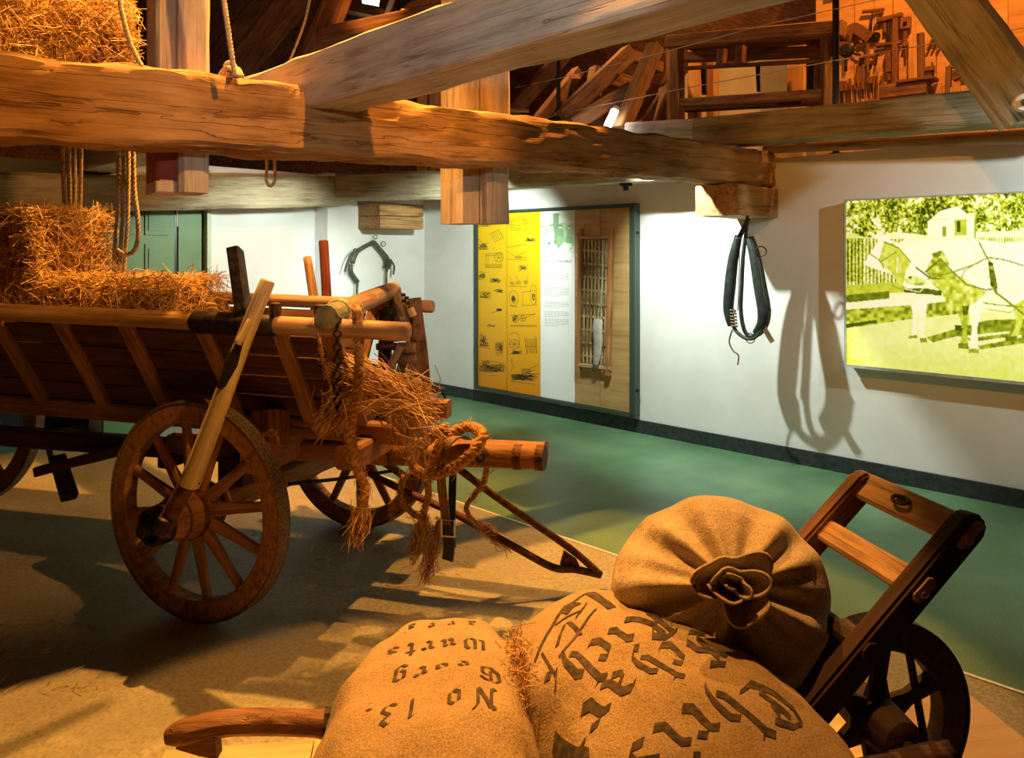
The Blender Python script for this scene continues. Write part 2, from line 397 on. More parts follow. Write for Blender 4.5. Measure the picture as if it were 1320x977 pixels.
uvbox('wall_pier', 6.80, UB, 4.28, VR, 0, 2.35, M_wall)
uvbox('baseboard_right', -6, 6.80, VR-0.02, VR, 0, 0.11, M_base)
uvbox('baseboard_back', UB-0.02, UB, 2.3, 4.28, 0, 0.11, M_base)
uvbox('wall_left', -6, 9.6, -5.2, -5, 0, 3.0, M_dark)
uvbox('wall_front', -6.2, -6, -5, 11.5, 0, 8.5, M_dark)
uvbox('wall_gable', 9.6, 9.8, -5, 11.5, 0, 9.0, M_dark)
uvbox('wall_recess_dark', UB+0.6, UB+0.65, 0.2, 3.0, 0, 2.35, M_black)  # black sheet: the shade inside the opening is put into its colour
uvbox('floor_attic', -6, 9.6, VR+0.02, 11.5, 2.05, 2.25, M_dark)
def slab(name, pts, mat):
    b = MB(); n = (pts[1]-pts[0]).cross(pts[3]-pts[0]).normalized()*0.1
    if n.z < 0: n = -n
    b.add(pts+[p+n for p in pts], [(0, 1, 2, 3), (7, 6, 5, 4), (0, 4, 5, 1), (1, 5, 6, 2), (2, 6, 7, 3), (3, 7, 4, 0)])
    o = b.build(name, mat); o['kind'] = 'structure'; return o
slab('ceiling', [uv(-6.1, 11.6, 1.9), uv(9.7, 11.6, 1.9), uv(9.7, 3, 8.6), uv(-6.1, 3, 8.6)], M_dark)
slab('ceiling_slope', [uv(-6.1, -5.2, 1.9), uv(9.7, -5.2, 1.9), uv(9.7, 3, 8.6), uv(-6.1, 3, 8.6)], M_dark)

# door in the back wall
d0 = onu(133, 300, UB-0.02); d1 = onu(265, 300, UB-0.02)
def dv(x): return onu(x, 300, UB-0.02).dot(V)
door = thing('door_1', uv(UB-0.02, (dv(133)+dv(265))/2, 0), None, None); door['kind'] = 'structure'
uvbox('door_leaf', UB-0.03, UB+0.02, dv(133), dv(224), 0, 2.2, M_door, parent=door)
uvbox('door_leaf', UB-0.03, UB+0.02, dv(229.5), dv(259), 0, 2.2, M_door, parent=door)
uvbox('door_jamb', UB-0.09, UB+0.02, dv(263), dv(268), 0, 2.3, noisy('pale_green_paint', (0.42, 0.48, 0.33), (0.50, 0.56, 0.40), 5, 0.5, 0.02), parent=door)
uvbox('door_gap', UB-0.01, UB+0.03, dv(224), dv(229.5), 0, 2.2, M_black, parent=door)
uvbox('door_gap', UB-0.01, UB+0.03, dv(259), dv(263), 0, 2.2, M_black, parent=door)
for (x0, x1, za, zb) in ((186, 216, 1.35, 1.62), (186, 216, 1.70, 2.10), (146, 172, 1.35, 1.62), (146, 172, 1.70, 2.10)):
    p = uvbox('door_panel', UB-0.045, UB-0.02, dv(x0), dv(x1), za, zb, M_door, parent=door)
    uvbox('door_field', UB-0.055, UB-0.04, dv(x0+4), dv(x1-4), za+0.04, zb-0.04, M_door, parent=p)
b = MB(); h = uv(UB-0.05, dv(226.5), 1.78)
b.tube([h, h+Vector((0, 0, 0.16))], 0.008, 8); b.build('hinge', M_trim, door)

# ================================================================== timbers
T = lambda o, l, c='beam', g=None: tagp(o, l, c, g)
# big hewn tie beam (nearest), running from the left foreground to the right wall
def tie_pt(x, y):
    iz = 0.3356+(0.173-0.3356)*x/1010.0; return px(x, y, 1/iz)
a0 = tie_pt(-330, 92); a1 = tie_pt(1009, 219)
dirn = (a1-a0).normalized(); nrm = Vector((-dirn.y, dirn.x, 0)).normalized()
o = beam('tie_beam', a0+nrm*0.14, a1+nrm*0.14+dirn*0.2, 0.28, 0.36, M_beam, rough=0.024, seg=160, side=10, taper=0.68, ch=0.10, seed=1, sag=-0.03)
T(o, 'huge rough hewn oak tie beam crossing the whole picture, lit orange')
# cross beam parallel to the right wall, lapped over the tie beam
q0 = uv(6.75, 1.93+0.14, 2.30); q1 = uv(-1.4, 1.93+0.14, 2.45)
o = beam('cross_beam', q0, q1, 0.26, 0.25, M_grey, rough=0.012, seg=70, side=6, ch=0.05, seed=2)
T(o, 'pale grey oak beam notched over the tie beam, rising to the upper right')
# beam along the back wall with scarf
c0 = px(-140, 243, 5.25); c1 = px(452, 246, 7.75)
o = beam('back_beam', c0, c1, 0.24, 0.28, M_olive, rough=0.010, seg=50, side=5, seed=3, sag=0.03); T(o, 'olive grey beam above the green door with ropes in front')
o = beam('back_beam', px(440, 241, 7.6), px(600, 239, 7.25), 0.24, 0.27, M_olive, rough=0.008, seg=20, side=4, seed=4); T(o, 'short grey scarfed beam above the hanging horse collar frame')
# long beam beside the right wall
o = beam('wall_beam', onv(565, 240, 5.0)+Vector((0, 0, 0.04)), onv(925, 212, 5.05), 0.24, 0.2, M_olive, rough=0.008, seg=30, side=4, seed=5); T(o, 'brown longitudinal beam behind the tie beam, above the exhibition board')
# wall plate beam and round pole on top of the right wall
o = beam('plate_beam', onv(903, 173, 5.28), onv(1420, 129, 5.2), 0.22, 0.215, M_olive, rough=0.006, seg=40, side=5, seed=6, ch=0.06); T(o, 'dark grey green beam end on top of the right wall')
o = pole('wall_pole', onv(985, 193, 5.48), onv(1420, 170, 5.46), 0.035, 0.045, M_rail, wob=0.004, n=12, seg=20); T(o, 'thin round pole under the dark plate beam', 'pole')
o = beam('sill_timber', onv(815, 172, 5.75)+Vector((0, 0, 0.01)), onv(935, 166, 5.55), 0.2, 0.16, M_grey, rough=0.006, seg=12, side=3, seed=9); T(o, 'pale timber stub between tie beam and attic bench')
# slanting brace
e0 = px(1176, -60, 4.12); e1 = px(1327, 147, 4.04)
o = beam('brace', e0, e1, 0.16, 0.275, M_olive, rough=0.006, seg=30, side=5, seed=7, ch=0.05, up=Vector((-.75, .6, .3))); T(o, 'slanting pale brace in the upper right corner', 'brace')
dz = thing('sensor', px(1317, 133, 3.88), 'round white sensor disc on the slanting brace', 'sensor')
vdir = (Vector((0, 0, 1.5))-px(1317, 133, 3.88)).normalized(); vdir = Vector((vdir.x*0.7, vdir.y, 0)).normalized()
Mx = frame(px(1317, 133, 3.90), px(1317, 133, 3.90)-Vector((0.4, 1, 0.1)).normalized()*0.1)
MB().lathe([(-0.05, 0.02), (-0.05, 0.044), (0.0, 0.046), (0.01, 0.04)], 28, Mx).build('housing', flat('white_plastic', (0.85, 0.87, 0.87), 0.4), dz)
MB().lathe([(0.01, 0.018), (0.03, 0.017), (0.035, 0.012)], 16, Mx).build('lens', flat('lens_green', (0.08, 0.14, 0.13), 0.2), dz)
# blocks under the beam ends
blk = thing('corbel_block', onv(965, 280, 5.3), 'reddish wooden corbel block under the tie beam end', 'block')
f0 = onv(927, 259, 5.0); wdir = V
z0 = f0.z
o = beam('timber', uv(f0.dot(U)-0.02, 4.93, z0), uv(f0.dot(U)-0.02, VR+0.1, z0), 0.34, 0.22, M_beam, blk, rough=0.004, seg=14, side=4, seed=11, ch=0.04)
b = MB(); hk = onv(965, 262, 5.14)
blk2 = thing('corbel_block', onu(497, 294, 6.7), 'small brown double block on the pier under the back beam', 'block')
p0 = onu(496, 272, 6.72); p1 = onu(496, 288, 6.72)
for p in (p0, p1):
    beam('timber', uv(6.62, p.dot(V)-0.28, p.z), uv(6.62, p.dot(V)+0.28, p.z), 0.4, 0.125, M_beam, blk2, rough=0.004, seg=8, side=3, seed=12+p.z, ch=0.05)
# hanging posts, each of two half timbers
def hpost(xl, xm, xr, ytop, ybot, Z, mat, label, red=False):
    t = thing('hanging_post', px(xm, ybot, Z), label, 'post')
    # along the tie beam direction, flush behind it
    for (xa, xb, s) in ((xl, xm-1.5, 1), (xm+1.5, xr, 2)):
        c_b = px((xa+xb)/2, ybot, Z); c_t = Vector((c_b.x, c_b.y, EYE+(HOR-ytop)/FPX*Z+1.2))
        wd = (xb-xa)/FPX*Z
        beam('post_half', c_b, c_t, wd, 0.24, mat, t, rough=0.006, seg=30, side=3, ch=0.16, seed=s+Z, up=Vector((-dirn.x, -dirn.y, 0)).cross(Vector((0, 0, 1))))
    return t
hpost(196, 224, 262, 0, 250, 3.68, M_grey, 'split pale post hanging beside the straw bale, reddish white painted foot')
hpost(576, 612, 648, 100, 289, 4.62, M_grey, 'split grey post hanging in front of the exhibition board')
# old red and white paint on the foot of the post beside the bale
pf = px(210, 250, 3.68); fr_ = [o for o in COL.objects if o.name.startswith('hanging_post')][0]
Mf = frame(pf, pf+Vector((0, 0, 1)), Vector((-dirn.x, -dirn.y, 0)).cross(Vector((0, 0, 1))))
Mf.translation = pf
for (z0_, z1_, c_, nm) in ((-0.003, 0.05, (0.62, 0.55, 0.48), 'white_paint'), (0.05, 0.30, (0.34, 0.085, 0.04), 'red_paint')):
    b = MB().box(((z0_+z1_)/2, 0, 0), (z1_-z0_, 0.108, 0.252)); mkobj(nm, b.v, b.f, noisy(nm, tuple(0.8*q for q in c_), c_, 14, 0.7, 0.2), fr_, Mf)
# lamp bracket at the beam
lb = thing('track_adapter', tie_pt(826, 240)+nrm*0.14, 'small black track adapter under the tie beam', 'lamp fitting')
p = tie_pt(826, 236)+nrm*0.14
MB().box((p.x, p.y, p.z), (0.08, 0.05, 0.02)).build('plate', M_black, lb)
MB().box((p.x, p.y, p.z-0.02), (0.035, 0.035, 0.04)).build('socket', M_black, lb)

# ================================================================== straw
def straws(name, P, D, L, r, mat, parent=None, label=None, M=None, bend=0.25):
    """many single straws: P points, D directions (numpy Nx3), L lengths"""
    n = len(P); D = D/np.linalg.norm(D, axis=1)[:, None]
    a = np.cross(D, np.random.normal(size=(n, 3))); a /= np.linalg.norm(a, axis=1)[:, None]; b_ = np.cross(D, a)
    L = np.asarray(L)[:, None]; bd = a*L*np.random.uniform(-bend, bend, (n, 1))
    rings = []
    for t, off in ((-0.5, 0.0), (0.0, 1.0), (0.5, 0.0)):
        c = P+D*L*t+bd*off
        for k in range(3):
            th = 2*PI*k/3; rings.append(c+(a*math.cos(th)+b_*math.sin(th))*r)
    vs = np.stack(rings, axis=1).reshape(-1, 3)
    base = (np.arange(n)*9)[:, None]
    tmpl = []
    for s in (0, 3):
        for k in range(3):
            k2 = (k+1) % 3; tmpl.append([s+k, s+k2, s+3+k2, s+3+k])
    F = (base[:, :, None]+np.array(tmpl)[None]).reshape(-1, 4)
    me = bpy.data.meshes.new(name)
    me.vertices.add(len(vs)); me.vertices.foreach_set('co', vs.astype(np.float32).ravel())
    me.loops.add(F.size); me.loops.foreach_set('vertex_index', F.astype(np.int32).ravel())
    me.polygons.add(len(F)); me.polygons.foreach_set('loop_start', (np.arange(len(F))*4).astype(np.int32)); me.polygons.foreach_set('loop_total', np.full(len(F), 4, np.int32))
    me.update(calc_edges=True); me.materials.append(mat)
    o = bpy.data.objects.new(name, me); o['kind'] = 'stuff'
    return place(o, parent, M or Matrix.Identity(4))
def bale(loc, size, rz, label, n=5000, mat=M_straw, seed=0, twine=True):
    """loc: centre of the underside"""
    rs = np.random.RandomState(seed); t = thing('straw_bale', loc, label, 'straw bale', None)
    sx, sy, sz = size; R = Matrix.Translation(Vector(loc)) @ Matrix.Rotation(rz, 4, 'Z')
    nx, ny, nz = 14, 8, 7; b = MB(); grid = {}
    def pt(i, j, k):
        if (i, j, k) in grid: return grid[(i, j, k)]
        q = Vector(((i/nx-.5)*sx, (j/ny-.5)*sy, k/nz*sz)); e = Vector((q.x/sx*2, q.y/sy*2, q.z/sz*2-1))
        m = e.copy()
        rnd = 0.06
        q += Vector((-m.x*abs(m.y*m.z), -m.y*abs(m.x*m.z), -m.z*abs(m.x*m.y)))*rnd
        q += noise.noise_vector(q*5+Vector((seed*9.1, 0, 0)))*0.035
        q.z = max(q.z, 0.0)
        grid[(i, j, k)] = len(b.v); b.v.append(q); return grid[(i, j, k)]
    for i in range(nx):
        for j in range(ny):
            b.f.append((pt(i, j, 0), pt(i, j+1, 0), pt(i+1, j+1, 0), pt(i+1, j, 0))); b.f.append((pt(i, j, nz), pt(i+1, j, nz), pt(i+1, j+1, nz), pt(i, j+1, nz)))
        for k in range(nz):
            b.f.append((pt(i, 0, k), pt(i+1, 0, k), pt(i+1, 0, k+1), pt(i, 0, k+1))); b.f.append((pt(i, ny, k), pt(i, ny, k+1), pt(i+1, ny, k+1), pt(i+1, ny, k)))
    for j in range(ny):
        for k in range(nz):
            b.f.append((pt(0, j, k), pt(0, j, k+1), pt(0, j+1, k+1), pt(0, j+1, k))); b.f.append((pt(nx, j, k), pt(nx, j+1, k), pt(nx, j+1, k+1), pt(nx, j, k+1)))
    mkobj('bale_body', b.v, b.f, M_strawcore, t, R, True)
    # straws on the five visible faces
    A = np.array([sx*sy, sx*sz, sx*sz, sy*sz, sy*sz]); A = A/A.sum(); fc = rs.choice(5, n, p=A)
    P = np.column_stack([(rs.rand(n)-.5)*sx, (rs.rand(n)-.5)*sy, rs.rand(n)*sz]); N = np.zeros((n, 3))
    for f_, ax, val, s in ((0, 2, sz, 1), (1, 1, -sy/2, -1), (2, 1, sy/2, 1), (3, 0, -sx/2, -1), (4, 0, sx/2, 1)):
        m_ = fc == f_; P[m_, ax] = val; N[m_, ax] = s
    D = rs.normal(size=(n, 3)); D -= N*(D*N).sum(1)[:, None]*rs.uniform(0.45, 1.0, (n, 1))
    D[:, 2] *= 0.8
    P += N*rs.uniform(-0.02, 0.018, (n, 1))
    L = rs.uniform(0.06, 0.20, n)
    straws('straw', P, D, L, 0.0017, mat, t, M=R)
    if twine:
        for yy in (-0.22*sy, 0.22*sy):
            bb = MB(); q = []
            for (xx, zz) in ((-sx/2-.012, 0.02), (-sx/2-.012, sz), (-sx/2+.02, sz+.014), (sx/2-.02, sz+.014), (sx/2+.012, sz), (sx/2+.012, 0.02)): q.append((xx, yy, zz))
            bb.tube(q, 0.004, 5); mkobj('twine', bb.v, bb.f, M_rope, t, R)
    return t

# ================================================================== hay wagon
wg = thing('hay_wagon', (-1.6, 3.9, 0), 'old wooden hay wagon with plank sides and spoked wheels, loaded with straw', 'wagon')
CA = Vector((0.970, -0.242, 0)); CB = Vector((0.242, 0.970, 0))
def C(s, t, z): return Vector((-1.302, 3.2, 0))+CA*s+CB*t+Vector((0, 0, z-0.019*s))
# rails
pole('top_rail', C(-3.0, 0, 1.262), C(0.934, 0, 1.262), 0.040, 0.037, M_rail, wg, wob=0.004, n=14, seg=24)
pole('iron_sleeve', C(-0.01, -0.002, 1.262), C(0.37, -0.002, 1.262), 0.048, 0.043, M_iron, wg, n=14, seg=4)
pole('top_rail', C(-3.0, 1.2, 1.268), C(0.60, 1.2, 1.268), 0.040, 0.034, M_rail, wg, wob=0.004, n=14, seg=24)
# sides: planks between the rail and the sill
for side in (0, 1):
    tt = (lambda k: 0.035+0.255*k) if side == 0 else (lambda k: 1.165-0.255*k)
    zt = lambda k: 1.225-0.385*k
    for i in range(4):
        k0, k1 = i/4+0.008, (i+1)/4-0.008
        A0 = C(-3.0, tt((k0+k1)/2), zt((k0+k1)/2)); A1 = C((0.56 if side == 0 else 0.22)+0.03*(i % 2), tt((k0+k1)/2), zt((k0+k1)/2))
        dn = (C(0, tt(1), zt(1))-C(0, tt(0), zt(0))); ln = dn.length/4-0.008
        o = beam('side_plank', A0, A1, 0.022, ln, M_plank, wg, rough=0.002, seg=24, side=2, up=-dn.normalized(), seed=20+i+4*side)
    for s in (-2.1, -1.74, -1.39, -1.04, -0.69, -0.35, 0.025, 0.38, 0.60):
        o_ = -0.026 if side == 0 else 0.026
        if side == 1 and s > 0.5: continue
        if side == 1 and s > 0.3: s = 0.26
        p0 = C(s, tt(0)+o_, zt(0)+0.01); p1 = C(s, tt(1)+o_*0.9, zt(1)-0.01)
        beam('batten', p0, p1, 0.068 if s < 0.5 else 0.08, 0.028, M_wagon, wg, rough=0.0015, seg=6, side=2, up=CB*(-1 if side == 0 else 1), seed=s)
# bed, sills, bolsters
for i in range(4):
    beam('floor_plank', C(-3.0, 0.37+0.155*i, 0.845), C(0.62, 0.37+0.155*i, 0.845), 0.145, 0.025, M_plank, wg, seg=4)
for t_ in (0.32, 0.88):
    beam('sill', C(-3.0, t_, 0.785), C(0.80, t_, 0.785), 0.075, 0.085, M_wagon, wg, rough=0.002, seg=20, side=2, seed=31+t_)
beam('bolster', C(0.62, 0.12, 0.72)+CB*0, C(0.62, 1.08, 0.72), 0.11, 0.10, M_wagon, wg, rough=0.003, seg=8, side=2, seed=33)
beam('bolster', C(0.18, 0.14, 0.69), C(0.18, 1.06, 0.69), 0.14, 0.16, M_wagon, wg, rough=0.003, seg=8, side=2, seed=34, ch=0.2)
beam('bolster', C(-2.4, 0.1, 0.72), C(-2.4, 1.1, 0.72), 0.14, 0.14, M_wagon, wg, rough=0.003, seg=8, side=2, seed=35)
beam('bolster_block', px(349, 575, 3.32), px(349, 530, 3.36), 0.16, 0.12, M_wagon, wg, rough=0.003, seg=4, side=2, seed=36, ch=0.2, up=CA)
# front cross pole lying on the rails
cp0 = px(421, 409, 2.99); cp1 = px(507, 374, 4.3)
pole('cross_pole', cp0, cp1, 0.046, 0.044, M_rail, wg, n=14, seg=8, wob=0.003)
b = MB(); pd = (cp1-cp0).normalized()
b.tube([cp0-pd*0.004, cp0+pd*0.17], [0.0475, 0.0485], 14); b.build('painted_end', noisy('green_paint_worn', (0.07, 0.10, 0.05), (0.24, 0.22, 0.11), 26, 0.7, 0.2), wg)
b = MB()
for k in range(5): b.ring(cp0+pd*(0.17+0.014*k), 0.051, 0.008, pd+Vector((0.1*k, 0, 0.05)), 16, 5)
b.build('rope_lashing', M_rope, wg)
b = MB(); pts = []
q0 = C(0.66, -0.05, 1.30)
for k in range(14): b.ring(q0+Vector((0, 0, -0.026*k)), 0.014, 0.004, Vector((1, 0, 0)) if k % 2 else Vector((0, 1, 0)), 10, 4)
b.build('chain', M_iron, wg)
for s in (0.365, 0.56): 
    p = C(s, 0.0, 1.30); MB().lathe([(0, 0.02), (0.02, 0.024), (0.05, 0.022), (0.056, 0.012)], 8, Matrix.Translation(p) @ Matrix.Rotation(-PI/2, 4, 'Y')).build('rail_peg', M_barrow, wg)
# stakes
beam('stake', px(316, 416, 3.15), px(303, 322, 3.25), 0.085, 0.05, M_iron, wg, seg=4, up=Vector((0, 1, 0)).cross(Vector((0, 0, 1))), ch=0.12)
beam('stake', C(-0.05, 1.24, 1.23), px(417, 311, 4.5), 0.052, 0.05, wood('red_stake', (0.06, 0.012, 0.01), (0.15, 0.035, 0.02), (0.22, 0.06, 0.03), 2, 0.1), wg, seg=4, up=Vector((1, 0, 0)), ch=0.25)
pole('stake', C(-0.12, 1.24, 1.20), px(396, 331, 4.5), 0.03, 0.024, M_rail, wg)
# support strut from hub to rail: pale timber, iron lower fork
pole('support_strut', px(241, 626, 2.965), px(347, 362, 3.04), 0.040, 0.029, M_pale, wg, n=8, seg=10, wob=0.006)
b = MB(); b.tube(spline([px(209, 690, 2.93), px(222, 658, 2.94), px(247, 616, 2.96)], 4), [0.034]*4+[0.033]*4+[0.040], 8, flat=0.7); b.build('strut_iron', M_rust, wg)
b = MB(); b.tube([px(287, 497, 2.97), px(298, 468, 2.965), px(310, 440, 2.97)], [0.012, 0.026, 0.012], 6, flat=1.2); b.build('iron_clasp', M_iron, wg)
b = MB(); b.tube([px(283, 500, 2.965), px(303, 452, 2.965)], 0.014, 6); b.build('iron_strap', M_iron, wg)
pole('strut_wedge', px(306, 444, 2.955), px(322, 412, 2.985), 0.016, 0.011, M_pale, wg, n=6)
pole('strut_band', px(214, 668, 2.92), px(206, 686, 2.92), 0.03, 0.03, M_iron, wg)

# ---- wheels
AW = Vector((0.926, -0.378, 0)); BW = Vector((0.378, 0.926, 0))
def wheel(ctr, R, b_dir, near, nsp, name='wheel', rot=0.0):
    """axis points outwards from the wagon"""
    out = -b_dir if near else b_dir
    fwd = Vector((0, 0, 1)).cross(out).normalized()
    M = Matrix((out, fwd, Vector((0, 0, 1)))).transposed().to_4x4(); M.translation = ctr   # local x = outwards
    tw = 0.034
    def rimsect(r0, r1, xa, xb, th0, th1, n, name_, mat, par):
        b = MB(); vs = []; fs = []
        for i in range(n+1):
            th = th0+(th1-th0)*i/n
            c, s = math.cos(th), math.sin(th); e = 0.006
            for (x, r) in ((xa, r0+e), (xa, r1-e), (xa+e, r1), (xb-e, r1), (xb, r1-e), (xb, r0+e), (xb-e, r0), (xa+e, r0)): vs.append((x, r*c, r*s))
        m = 8
        for i in range(n):
            for k in range(m):
                k2 = (k+1) % m; fs.append((i*m+k, (i+1)*m+k, (i+1)*m+k2, i*m+k2))
        fs += [tuple(range(m)), tuple(range(n*m+m-1, n*m-1, -1))]
        return sharp(mkobj(name_, vs, fs, mat, par, M), 40)
    tyre = rimsect(R-0.014, R, -tw-0.002, tw+0.002, 0, 2*PI, 72, name, M_tire, wg)
    for k in range(6):
        rimsect(R-0.092, R-0.0142, -tw, tw, rot+2*PI*k/6+0.004, rot+2*PI*(k+1)/6-0.004, 12, 'felloe', M_wagon, tyre)
    hb = MB().lathe([(-0.13, 0.068), (-0.12, 0.076), (-0.05, 0.102), (0.0, 0.108), (0.05, 0.105), (0.12, 0.088), (0.185, 0.074), (0.19, 0.06)], 32)
    sharp(mkobj('hub', hb.v, hb.f, M_wagon, tyre, M), 40)
    for (x, r, wd) in ((0.045, 0.110, 0.024), (0.115, 0.0935, 0.008), (-0.05, 0.108, 0.02)):
        bb = MB().lathe([(x-wd/2, r-0.006), (x-wd/2, r), (x+wd/2, r-0.002), (x+wd/2, r-0.008)], 32); sharp(mkobj('hub_band', bb.v, bb.f, M_rust, tyre, M), 40)
    bb = MB().lathe([(0.18, 0.07), (0.18, 0.079), (0.235, 0.074), (0.24, 0.055), (0.215, 0.05)], 24); sharp(mkobj('hub_cap', bb.v, bb.f, M_iron, tyre, M), 40)
    bb = MB().lathe([(0.19, 0.028), (0.285, 0.026), (0.29, 0.02)], 14); sharp(mkobj('axle_end', bb.v, bb.f, M_iron, tyre, M), 40)
    for k in range(nsp):
        th = rot+2*PI*(k+0.5)/nsp; c, s = math.cos(th), math.sin(th)
        a_ = Vector((0.012, 0.095*c, 0.095*s)); z_ = Vector((-0.002, (R-0.088)*c, (R-0.088)*s)); b = MB()
        tang = Vector((0, -s, c)); vs = []
        for (p, wx, wt) in ((a_, 0.017, 0.027), (a_*0.5+z_*0.5, 0.014, 0.021), (z_, 0.013, 0.019)):
            for (ex, et) in ((-1, -.6), (-.6, -1), (.6, -1), (1, -.6), (1, .6), (.6, 1), (-.6, 1), (-1, .6)): vs.append(p+Vector((wx*ex, 0, 0))+tang*(wt*et))
        fs = [tuple(range(8)), tuple(range(23, 15, -1))]
        for r_ in range(2):
            for q in range(8): q2 = (q+1) % 8; fs.append((r_*8+q, (r_+1)*8+q, (r_+1)*8+q2, r_*8+q2))
        dr = (z_-a_).normalized(); Ml = frame(a_, z_, Vector((1, 0, 0)))
        Mi = Ml.inverted(); sharp(mkobj('spoke', [Mi @ v for v in vs], fs, M_wagon, tyre, M @ Ml), 40)
    return tyre
W1 = Vector((-1.322, 3.25, 0.472)); W2 = W1+BW*1.2
R1 = 0.46
wheel(W1, R1, BW, True, 12, rot=0.42)
wheel(W2, R1, BW, False, 12, rot=0.2)
RW2 = Vector((-3.36, 4.72, 0.612)); RW1 = RW2-CB*1.25
wheel(RW2, 0.60, CB, False, 12, rot=0.1)
wheel(RW1, 0.60, CB, True, 12, rot=0.3)
beam('axle', W1+BW*0.1, W2-BW*0.1, 0.10, 0.11, M_wagon, wg, rough=0.003, seg=8, side=2, seed=40)
beam('axle', RW1+CB*0.1, RW2-CB*0.1, 0.10, 0.11, M_wagon, wg, rough=0.003, seg=8, side=2, seed=41)
beam('perch_pole', (RW1+RW2)/2+Vector((0, 0, 0.02)), (W1+W2)/2+Vector((0, 0, 0.08)), 0.09, 0.09, M_plank, wg, rough=0.003, seg=12, side=2, seed=42)
# turning gear and draught arms
for (ta, tb, sg) in ((0.30, 0.50, 1), (0.90, 0.72, 2)):
    p0 = W1+BW*ta-AW*0.45+Vector((0, 0, 0.17)); p1 = W1+BW*tb+AW*0.62+Vector((0, 0, 0.17))
    beam('draught_arm', p0, p1, 0.07, 0.085, M_wagon, wg, rough=0.003, seg=12, side=2, seed=43+sg)
beam('slide_bar', W1+BW*0.22-AW*0.42+Vector((0, 0, 0.10)), W1+BW*1.0-AW*0.42+Vector((0, 0, 0.10)), 0.06, 0.06, M_plank, wg, seg=4)
tcx = (W1+W2)/2
sharp(MB().lathe([(-0.03, 0.24), (-0.02, 0.26), (0.02, 0.26), (0.03, 0.24)], 32, Matrix.Translation(tcx+Vector((0, 0, 0.14))) @ Matrix.Rotation(PI/2, 4, 'Y')).build('turntable', M_iron, wg))
beam('axle_block', W1+BW*0.2+Vector((0, 0, 0.10)), W2-BW*0.2+Vector((0, 0, 0.10)), 0.14, 0.12, M_plank, wg, rough=0.003, seg=6, side=2, seed=47)
pole('draw_log', px(505, 585, 3.52), px(701, 590, 3.36), 0.050, 0.052, M_wagon, wg, n=14, seg=10, wob=0.002)
pole('draw_log', px(520, 576, 3.72), px(704, 584, 3.52), 0.048, 0.050, M_wagon, wg, n=14, seg=10, wob=0.002)
for (x, y, Z, r) in ((668, 589, 3.385, 0.0545), (697, 590, 3.36, 0.055), (699, 584, 3.53, 0.052)):
    p = px(x, y, Z); MB().lathe([(-0.018, r-0.004), (-0.018, r), (0.018, r), (0.018, r-0.004)], 20, frame(p, p+Vector((0.966, -0.26, 0))*0.1) @ Matrix.Translation((-0.05, 0, 0))).build('iron_band', M_rust, wg)
p = px(619, 590, 3.37); MB().ring(p, 0.018, 0.005, Vector((0, 1, 0.1)), 14, 6).build('bolt_hole', M_iron, wg)
# V shaped iron draw bar resting on the floor
b = MB(); b.tube(spline([px(583, 598, 3.44), px(650, 648, 3.48), px(735, 707, 3.52), px(774, 741, 3.54)], 5), 0.0165, 10); b.build('draw_bar', M_rust, wg, smooth=True)
b = MB(); b.tube(spline([px(470, 607, 3.75), px(520, 632, 3.62), px(590, 664, 3.50), px(660, 703, 3.46), px(712, 731, 3.47), px(742, 734, 3.51), px(774, 741, 3.54)], 5), 0.0165, 10); b.build('draw_bar', M_rust, wg, smooth=True)
b = MB(); g = [px(727, 711, 3.515), px(743, 722, 3.52), px(749, 735, 3.52), px(722, 728, 3.49)]; n_ = Vector((0, 0.012, 0.004)); b.add(g+[q+n_ for q in g], [(0, 1, 2, 3), (7, 6, 5, 4), (0, 4, 5, 1), (1, 5, 6, 2), (2, 6, 7, 3), (3, 7, 4, 0)]); b.build('gusset_plate', M_rust, wg)
b = MB(); b.tube([px(372, 624, 3.6), px(440, 617, 3.8), px(505, 607, 4.0)], 0.009, 8); b.build('brake_rod', M_iron, wg)
# brake gear behind the front wheel
beam('brake_beam', px(48, 608, 3.9), px(175, 575, 3.72), 0.05, 0.05, M_plank, wg, seg=6, side=2, rough=0.003)
beam('brake_shoe', px(74, 590, 3.92), px(90, 641, 3.80), 0.07, 0.055, M_barrow, wg, seg=6, side=2, rough=0.003)
pole('brake_lever', px(58, 560, 3.95), px(68, 598, 3.95), 0.014, 0.014, M_rust, wg)

# straw load
bale((-2.845, 4.21, 0.865), (2.6, 0.50, 0.55), -0.245, 'long flat straw bale lying in the wagon below the other bale', 9000, M_straw, 3, False)
bale((-2.95, 4.22, 1.415), (1.35, 0.5, 0.34), -0.245, 'straw bale on top of the wagon load, by the hanging ropes', 7500, M_straw, 5)
bale((-2.72, 3.80, 2.30), (1.5, 0.5, 0.55), 0.60, 'straw bale high up behind the tie beam, upper left corner', 6500, M_straw, 8)

# ================================================================== board under the barrow
bd = thing('floor_board', (0.35, 2.0, 0.012), 'smooth light wooden board on the floor under the wheelbarrow', 'board')
bl = onz(213, 966, 0.04); br_ = onz(1245, 890, 0.04); e_x = (br_-bl).normalized(); e_y = Vector((e_x.y, -e_x.x, 0))
tot = (br_-bl).length; cuts = [0, onz(405, 957, 0.04).x-bl.x, 1.75, tot]
for i in range(3):
    a_, c_ = cuts[i]+0.002, cuts[i+1]-0.002
    P0 = bl+e_x*a_+e_y*0.5; P1 = bl+e_x*c_+e_y*0.5; P0.z = P1.z = 0.026
    beam('panel', P0, P1, 1.0, 0.026, M_board, bd, ch=0.1)

